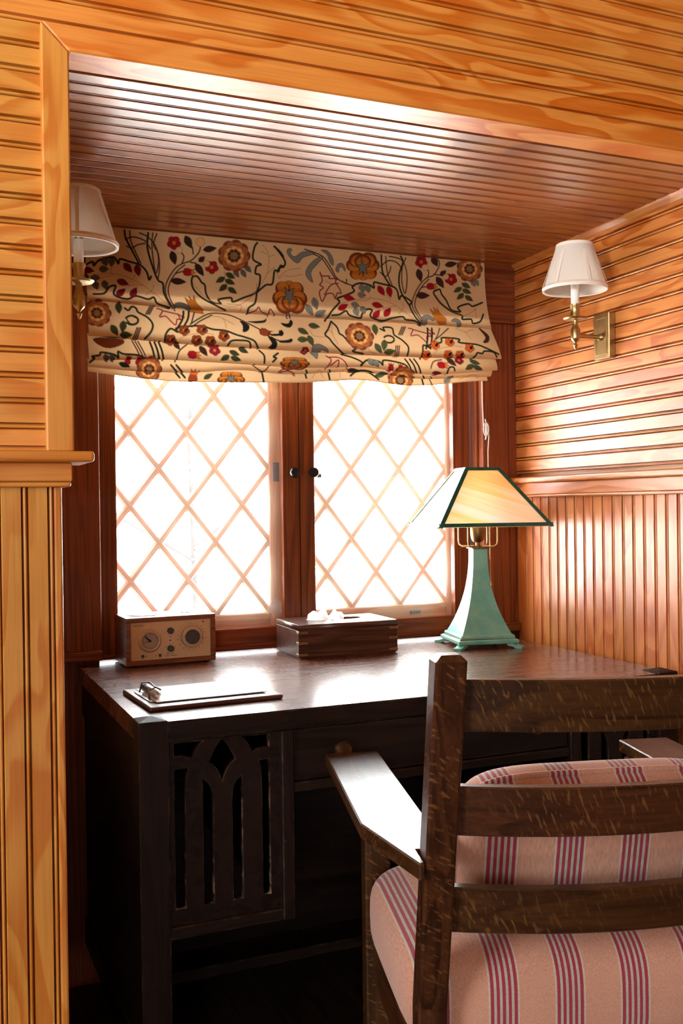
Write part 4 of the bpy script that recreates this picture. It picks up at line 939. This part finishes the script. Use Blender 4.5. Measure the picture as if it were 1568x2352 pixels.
    fill(H, [(1070, 500), (1105, 530), (1095, 488), (1125, 520), (1120, 490), (1140, 535), (1178, 575), (1170, 615), (1120, 618), (1095, 575)], GD, 0, RU)
    for k in range(5): S([(1110+k*12, 560), (1118+k*10, 610)], TH, RU, k=0)
    fill(H, [(1000, 605), (1010, 560), (1050, 545), (1090, 570), (1085, 590), (1045, 575), (1030, 620)], GY_, 3, DK); fill(H, [(1210, 590), (1240, 570), (1272, 590), (1270, 628), (1245, 628), (1245, 600)], GY_, 3, DK)
    # second fold
    for pts in ([(375, 592), (345, 650), (318, 690), (345, 720), (370, 760), (430, 825)], [(375, 592), (410, 635), (420, 680), (445, 700), (480, 750), (520, 790), (500, 810), (570, 826)], [(712, 645), (740, 660), (735, 635), (795, 640), (802, 690), (850, 728), (888, 780), (875, 840)], [(970, 860), (985, 810), (995, 765), (1040, 785), (1030, 765), (1118, 745), (1130, 712), (1190, 712), (1250, 722), (1245, 745), (1360, 760), (1420, 785), (1450, 800), (1505, 830)], [(1320, 862), (1345, 840), (1360, 820), (1392, 825), (1410, 808), (1470, 815), (1490, 850)]): S(pts)
    S([(760+36*math.cos(t), 722+26*math.sin(t)) for t in np.linspace(-2.6, 2.6, 10)])
    rose(H, 558, 700, 100)
    for x, y, a in ((675, 652, 90), (680, 788, 60), (722, 766, 100), (755, 812, -10), (250, 627, 10), (168, 668, 30), (160, 727, 0), (212, 735, 70)): leaf(H, x, y, a, 82, 42, GN)
    for d in (-12, 0, 12): S([(880+d, 630), (845+d, 690)], MD, BR); S([(815+d, 770), (800+d, 845)], MD, BR)
    S([(910, 640), (940, 650), (918, 695), (965, 690), (1000, 722), (1022, 745), (1030, 700), (1062, 700), (1050, 675), (1088, 682), (1040, 640)], MD, MR); S([(940, 650), (1040, 680)], MD, MR)
    for d in (0, 30): S([(1045+d, 640), (1035+d, 700), (1010+d, 790)], HV, DK)
    S([(1130, 640), (1100, 700), (1050, 760)], MD, BR); S([(1190, 640), (1130, 690), (1090, 720)], MD, BR)
    for x, y in ((1075, 765), (1180, 742), (1310, 785), (1160, 832), (1240, 835), (1010, 835)): bloom(H, x, y, 32, OR); leaf(H, x+12, y-4, -50, 34, 18, DK)
    for pts in ([(1065, 822), (1110, 788), (1200, 772), (1260, 778)], [(215, 660), (240, 700), (320, 710)], [(1240, 640), (1300, 670), (1330, 720)], [(1300, 670), (1360, 650)], [(380, 610), (370, 680), (400, 760)], [(370, 680), (340, 640)], [(600, 770), (620, 810), (660, 825)], [(610, 650), (655, 625)]): S(pts, TH, TN)
    fill(H, [(1400, 640), (1430, 660), (1460, 700), (1445, 742), (1410, 745), (1435, 705)], BR, 3, DK)
    for pts in ([(20, 605), (70, 610), (90, 580), (105, 605), (80, 640), (40, 630)], [(0, 735), (40, 740), (75, 720), (88, 730), (70, 750), (0, 750)], [(0, 660), (30, 680), (20, 700), (0, 700)]): fill(H, pts, DK, 3)
    bloom(H, 170, 805, 26, MR); fill(H, [(215, 815), (225, 770), (270, 760), (320, 790), (328, 820), (280, 800), (255, 860), (235, 840)], GY_, 3, DK)
    # lower folds
    peony(H, 95, 895, 200, 90); S([(320, 840), (350, 870), (310, 930)], MD, MR); S([(330, 850), (400, 850), (440, 880), (460, 930)], MD, MR); S([(340, 910), (400, 870), (390, 920)], MD, MR)
    for pts in ([(430, 828), (500, 850), (560, 885), (550, 910), (600, 870), (680, 880), (700, 905), (720, 870), (850, 900), (880, 950)], [(1140, 965), (1160, 925), (1190, 920), (1195, 945)]): S(pts)
    for d in (0, 32, 62): S([(865+d, 862), (885+d, 910), (895+d, 960)], HV, DK)
    for x, y, a in ((625, 885, 60), (660, 895, 70)): leaf(H, x, y, a, 60, 44, GY_)
    bud(H, 1115, 905, 40, 5); leaf(H, 1185, 882, 50, 80, 40, BR); bloom(H, 1240, 870, 30, MR); S([(1030, 930), (1060, 880), (1120, 865)], MD, BR)
    for x, y, a in ((1345, 885, 20), (1300, 920, 150), (1355, 925, 25)): leaf(H, x, y, a, 70, 36, GN)
    bud(H, 755, 925, 30, -80, RD, RD*.7); bud(H, 820, 930, 28, -80, RD, RD*.7)
    rose(H, 842, 1005, 88); leaf(H, 705, 968, -10, 80, 36, GN); leaf(H, 500, 940, 0, 80, 30, BR); leaf(H, 1070, 962, 0, 70, 26, MR*.8); leaf(H, 1170, 1000, -40, 70, 36, GY_)
    for pts in ([(495, 975), (540, 945), (620, 950), (690, 1000)], [(340, 940), (350, 1000)], [(180, 940), (190, 990)]): S(pts)
    S([(0, 955), (60, 945), (110, 975)], MD, MR); S([(990, 980), (1000, 1040)], HV, DK); S([(1040, 985), (1060, 1040)], MD, DK)
    for pts in ([(230, 990), (270, 940), (310, 990)], [(420, 990), (430, 940), (480, 930)], [(1250, 1000), (1330, 970), (1380, 990)]): S(pts, TH, TN)
draw_a(HA); draw_b(HBm)
FC[:] = np.clip(FC, 0.004, 1)
blind = empty('roman_blind', ((XB0+XB1)/2, 2.378, 1.43), label='floral printed linen roman blind half raised over the casements', cat='blind')
verts = np.stack([GX-(XB0+XB1)/2, GY-2.378, GZ-1.43], -1).reshape(-1, 3)
idx = np.arange(NR*NC).reshape(NR, NC)
quads = np.stack([idx[:-1, :-1], idx[1:, :-1], idx[1:, 1:], idx[:-1, 1:]], -1).reshape(-1, 4)
me = bpy.data.meshes.new('fabric'); me.vertices.add(len(verts)); me.vertices.foreach_set('co', verts.ravel())
me.loops.add(quads.size); me.loops.foreach_set('vertex_index', quads.ravel()); me.polygons.add(len(quads))
me.polygons.foreach_set('loop_start', np.arange(0, quads.size, 4)); me.polygons.foreach_set('loop_total', np.full(len(quads), 4))
me.update(); me.validate(); me.polygons.foreach_set('use_smooth', np.ones(len(quads), bool))
ca = me.color_attributes.new('print', 'FLOAT_COLOR', 'POINT'); ca.data.foreach_set('color', np.concatenate([FC, np.ones((len(FC), 1))], 1).astype(np.float32).ravel())
link('fabric', me, M['print'], blind)
box('headrail', (XB0-(XB0+XB1)/2, XB1-(XB0+XB1)/2, .0005, .0055, 0.345, .3635), M['cord'], blind, .001)
bx_ = (XB0+XB1)/2
tube('pull_cord', [(1.4385-bx_, -.004, .10), (1.4395-bx_, -.004, -.02), (1.442-bx_, -.004, -.085), (1.443-bx_, -.004, -.1)], .0014, M['cord'], blind, 8)
cl = empty('cord_cleat', (1.4480+.004, YC, 1.335), label='small steel cleat wound with white cord on the right window casing', cat='cleat')
bm = bmesh.new(); add_tube(bm, [(0, -.004, -.028), (0, -.009, -.020), (0, -.010, 0), (0, -.009, .020), (0, -.004, .028)], [.0018, .0026, .003, .0026, .0018], 8); add_box(bm, -.004, .004, -.009, -.0002, -.007, .007, .001)
bm_obj('horns', bm, M['steel'], cl, smooth=True)
bm = bmesh.new()
for k in range(4):
    a = .010 + .0012*k; add_tube(bm, [((-1)**k*.0004*k + a*.62*math.cos(t)*(1 if k % 2 else .9) - .003, -.0125-.0008*k, .018*math.sin(t)*(1.1-.05*k)) for t in np.linspace(0, 2*math.pi, 22)[:-1]], .0015, 6, True)
add_tube(bm, [(.003, -.013, .012), (.006, -.012, -.02), (.0065, -.006, -.06), (.0075, -.004, -.13), (.009, -.004, -.30), (.010, -.004, -.36)], .0015, 8)
bm_obj('wound_cord', bm, M['cord'], cl, smooth=True)

# ------------------------------------------------------------------ radio
rad = empty('table_radio', (.5455, 2.372, DZ+.0004), math.radians(1.5), label='small cherry wood table radio with beige clock and tuning dial face', cat='radio')
RW, RD_, RH = .2150, .124, .1135
cab = bmesh.new(); y0 = -RD_/2
add_box(cab, -RW/2, RW/2, y0, RD_/2, .0025, .0135, .001); add_box(cab, -RW/2, RW/2, y0, RD_/2, RH-.011, RH, .001)
add_box(cab, -RW/2, -RW/2+.0115, y0, RD_/2, .0136, RH-.0111, .0005); add_box(cab, RW/2-.0115, RW/2, y0, RD_/2, .0136, RH-.0111, .0005); add_box(cab, -RW/2+.0116, RW/2-.0116, y0+.02, RD_/2, .0137, RH-.0112)
bm_obj('cabinet', cab, wood('cherry', 'X'), rad)
face = box('faceplate', (-RW/2+.0117, RW/2-.0117, y0+.003, y0+.0195, .0138, RH-.0113), M['radio_face'], rad, .0004)
for sx in (-1, 1):
    for sy in (-1, 1): lathe('rubber_foot', [(.007, 0), (.008, .0026)], M['black'], rad, 12, (sx*.085, sy*.045, 0))
fy = y0+.003
def on_face(u, v, h=.0): return axes((u, fy-h, v), X_, Z_, -Y_)
def dial(name, prof, mat, u, v, n=40, parent=None): return lathe(name, prof, mat, parent or rad, n, mtx=on_face(u, v))
cu_, cv_ = -.0520, .0590
clk = dial('clock_ring', [(.0275, 0), (.0275, .003), (.0262, .0045), (.0240, .0055), (.0240, .009), (.0225, .0105), (.0195, .0100), (.0190, .003), (.0190, 0)], M['radio_ring'], cu_, cv_, 56)
dial('clock_dial', [(.0001, .0018), (.0190, .0018), (.0190, .0026), (.0001, .0026)], M['dial_disc'], cu_, cv_)
def hand(name, ang, L, w, mat, h): 
    a = math.radians(ang); d = Vector((math.cos(a), 0, math.sin(a))); n_ = Vector((-d.z, 0, d.x)); bm = bmesh.new(); o_ = Vector((cu_, fy, cv_))
    pts = [o_ - n_*w - d*.002, o_ + d*L - n_*w*.8, o_ + d*L + n_*w*.8, o_ + n_*w - d*.002]
    A = [bm.verts.new(p - Y_*h) for p in pts]; B = [bm.verts.new(p - Y_*(h+.0005)) for p in pts]; bm.faces.new(A); bm.faces.new(B)
    for i in range(4): bm.faces.new((A[i], A[(i+1) % 4], B[(i+1) % 4], B[i]))
    bm_obj(name, bm, mat, rad)
hand('clock_hand', 135, .0165, .0016, M['ink'], .0040); hand('clock_hand', 138, .012, .0022, M['ink'], .0033); hand('alarm_hand', 197, .016, .0004, M['red_ink'], .0047)
dial('hub_cap', [(.0001, .003), (.0034, .003), (.0032, .0055), (.0001, .0058)], M['ink'], cu_, cv_, 20)
bm = bmesh.new()
for k in range(60):
    a = math.radians(6*k); r0, r1, w = (.0155, .0175, .0004) if k % 5 == 0 else (.0165, .0172, .00022)
    add_box(bm, r0, r1, -.0028, -.0027, -w, w, mtx=Matrix.Translation((cu_, fy, cv_)) @ Matrix.Rotation(a, 4, 'Y'))
bm_obj('minute_marks', bm, M['ink'], rad)
tu_, tv_ = .0490, .0625
tune = dial('tuning_ring', [(.0262, 0), (.0262, .007), (.0250, .010), (.0225, .0105), (.0175, .0105), (.0165, .008), (.0001, .008)], M['radio_ring'], tu_, tv_, 64)
dial('tuning_knob', [(.0001, .0081), (.0165, .0081), (.0165, .0140), (.0155, .0155), (.0001, .0158)], M['knob'], tu_, tv_, 40)
bm = bmesh.new()
for a, r0, r1 in ((172, .019, .0245), (-8, .0205, .0245)): add_box(bm, r0, r1, -.0112, -.0108, -.0004, .0004, mtx=Matrix.Translation((tu_, fy, tv_)) @ Matrix.Rotation(math.radians(-a), 4, 'Y'))
for k in range(72):
    a = -5*k; L = .0012 if k % 4 else .0018
    if -215 < a < 40 or a < -320: add_box(bm, .0275, .0275+L, -.0003, -.0001, -.00022, .00022, mtx=Matrix.Translation((tu_, fy, tv_)) @ Matrix.Rotation(math.radians(a), 4, 'Y'))
bm_obj('scale_marks', bm, M['ink'], rad)
for v in (.0795, .0375): dial('small_knob', [(.0001, 0), (.0074, 0), (.0074, .007), (.0066, .0082), (.0001, .0084)], M['knob'], -.0025, v, 28)
for u, v, r_ in ((-.0025, .0655, .0012), (-.0025, .0565, .0018), (-.0685, .0235, .0036), (-.0275, .0230, .0036), (-.0595, .0230, .0011), (-.0365, .0230, .0011)): dial('button', [(.0001, 0), (r_, 0), (r_, .002 if r_ > .003 else .0004), (.0001, .0022 if r_ > .003 else .0005)], M['knob'], u, v, 16)
def ft(s, u, v, size, align='CENTER'): text('lettering', s, size, M['ink'], face, on_face(u, v, .0002), align)
ft('Tivoli Audio', -.0905, .0950, .0050, 'LEFT'); ft('Bluetooth', -.0025, .0262, .0046); ft('MODEL THREE BT', -.0015, .0205, .0036)
ft('ALARM', -.0685, .0175, .0026); ft('CLOCK', -.0275, .0170, .0026); ft('FM', .0030, .0475, .0026); ft('AM', -.0040, .0475, .0026); ft('AUX', -.0125, .0425, .0026); ft('OFF', .0085, .0420, .0026)
bm = bmesh.new(); add_prism(bm, [(.0745, .0985), (.0765, .0985), (.0780, .0950), (.0795, .0985), (.0810, .0985), (.0785, .0935), (.0772, .0935)], -.0003, -.0001, lambda x, y, z: (x, fy+z, y)); bm_obj('emblem', bm, M['ink'], face)
for i, s in enumerate(('88', '90', '92', '94', '96', '98', '100', '102', '104', '106', '108')):
    a = math.radians(170 - i*15.5); ft(s, tu_+.0335*math.cos(a), tv_+.0315*math.sin(a), .0030)
for i, s in enumerate(('1700', '1400', '1200', '1000', '800', '700', '600', '530')):
    a = math.radians(190 + i*22.5); ft(s, tu_+.0340*math.cos(a), tv_+.0320*math.sin(a), .0028)
lathe('snooze_disc', [(.0001, RH+.0001), (.038, RH+.0001), (.038, RH+.0014), (.0365, RH+.0020), (.0001, RH+.0022)], M['silver'], rad, 48, (-.050, .008, 0))
lathe('dimmer_disc', [(.0001, RH+.0001), (.0125, RH+.0001), (.0125, RH+.0014), (.0001, RH+.0016)], M['silver'], rad, 32, (.053, .010, 0))

# ------------------------------------------------------------------ tissue box
tb = empty('tissue_box', (.972, 2.322, DZ+.0004), math.radians(-1), label='carved rosewood tissue box with brass corner inlays in front of the window', cat='box')
TW, TD, TH_ = .262, .170, .0805
bm = bmesh.new(); add_box(bm, -TW/2, TW/2, -TD/2, TD/2, .003, TH_-.012, .0015); bm_obj('body', bm, wood('rose', 'X'), tb)
outer = [(x*(TW/2), y*(TD/2)) for x, y in ((-1, -1), (1, -1), (1, 1), (-1, 1))]
slot = [(.075*math.copysign(abs(math.cos(t))**.7, math.cos(t)), .026*math.copysign(abs(math.sin(t))**.8, math.sin(t))+.012) for t in np.linspace(0, 2*math.pi, 33)[:-1]]
me = cutout_mesh('lid', [(x*.988, y*.98) for x, y in outer], [slot], .0115, .0018); link('lid', me, wood('rose', 'X'), tb, Matrix.Translation((0, 0, TH_-.0058-.0018+.0016)))
bm = bmesh.new(); add_box(bm, -TW/2+.004, TW/2-.004, -TD/2+.004, TD/2-.004, 0, .0031); bm_obj('plinth', bm, wood('rose', 'X'), tb)
for z in (.0095, .0375, .0625):
    for sx in (-1, 1):
        x0, x1 = sorted((sx*(TW/2+.0004), sx*(TW/2-.023)))
        box('brass_inlay', (x0, x1, -TD/2-.0006, -TD/2+.002, z-.0028, z+.0028), M['brass_inlay'], tb, .0005)
        xa, xb = sorted((sx*(TW/2+.0006), sx*(TW/2-.002)))
        box('brass_inlay', (xa, xb, -TD/2-.0004, -TD/2+.018, z-.0028, z+.0028), M['brass_inlay'], tb, .0005)
for sx in (-1, 1): box('brass_inlay', (sx*.085-.014, sx*.085+.014, -TD/2+.028, -TD/2+.034, TH_-.0004, TH_+.0009), M['brass_inlay'], tb, .0004)
ts = empty('tissue', (.952, 2.330, DZ+.070), 0, label='crumpled white tissue pulled up out of the wooden box', cat='tissue')
def tuft(name, x0, x1, peaks, yo):
    bm = bmesh.new(); n = 26; rws = []
    for j in range(7):
        t = j/6; row = []
        for i in range(n):
            u = i/(n-1); x = x0+(x1-x0)*u
            top = np.interp(u, [p[0] for p in peaks], [p[1] for p in peaks])
            row.append(bm.verts.new((x+.004*t*math.sin(9*u), yo+.010*math.sin(7*u+2*t)*(1-.4*t)+.012*t*(u-.5), (.004+top*t)*1.12)))
        rws.append(row)
    for A, B in zip(rws, rws[1:]):
        for i in range(n-1): bm.faces.new((A[i], A[i+1], B[i+1], B[i]))
    o_ = bm_obj(name, bm, M['tissue'], ts, smooth=True)
    return o_
tuft('sheet_fold', -.052, .006, [(0, .020), (.15, .028), (.5, .024), (.62, .026), (.72, .036), (.82, .030), (1, .008)], .004)
tuft('sheet_fold', .004, .052, [(0, .010), (.18, .026), (.30, .038), (.42, .034), (.6, .022), (.8, .020), (1, .010)], .010)

# ------------------------------------------------------------------ clipboard
cb_ = empty('clipboard', (.505, 1.890, DZ+.0004), math.radians(3.0), label='dark wooden clipboard lying at the front left of the desk', cat='clipboard')
bm = bmesh.new(); add_box(bm, -.130, .130, -.1015, .1015, 0, .0085, .003, 2); bm_obj('board', bm, wood('rose', 'X'), cb_)
clip = box('clip_base', (-.118, -.088, -.058, .058, .0087, .0105), M['steel'], cb_, .0008)
lathe('clip_roller', [(.0001, -.046), (.005, -.045), (.0085, -.040), (.0085, .040), (.005, .045), (.0001, .046)], M['steel'], cb_, 20, (-.100, 0, .0200), 'Y')
tube('clip_spring', [(-.112, -.034, .011), (-.114, -.034, .026), (-.100, -.034, .032), (-.090, -.030, .026), (-.088, .02, .024), (-.092, .036, .030), (-.108, .036, .030), (-.113, .036, .012)], .0017, M['black'], cb_, 8)
pp = box('paper_sheet', (-.108, .108, -.0700, .0800, 0, .0012), M['paper'], None, 0, label='white paper sheet held on the wooden clipboard', cat='paper')
pp.location = (.505, 1.890, DZ+.0107); pp.rotation_euler = (0, 0, math.radians(3.0))
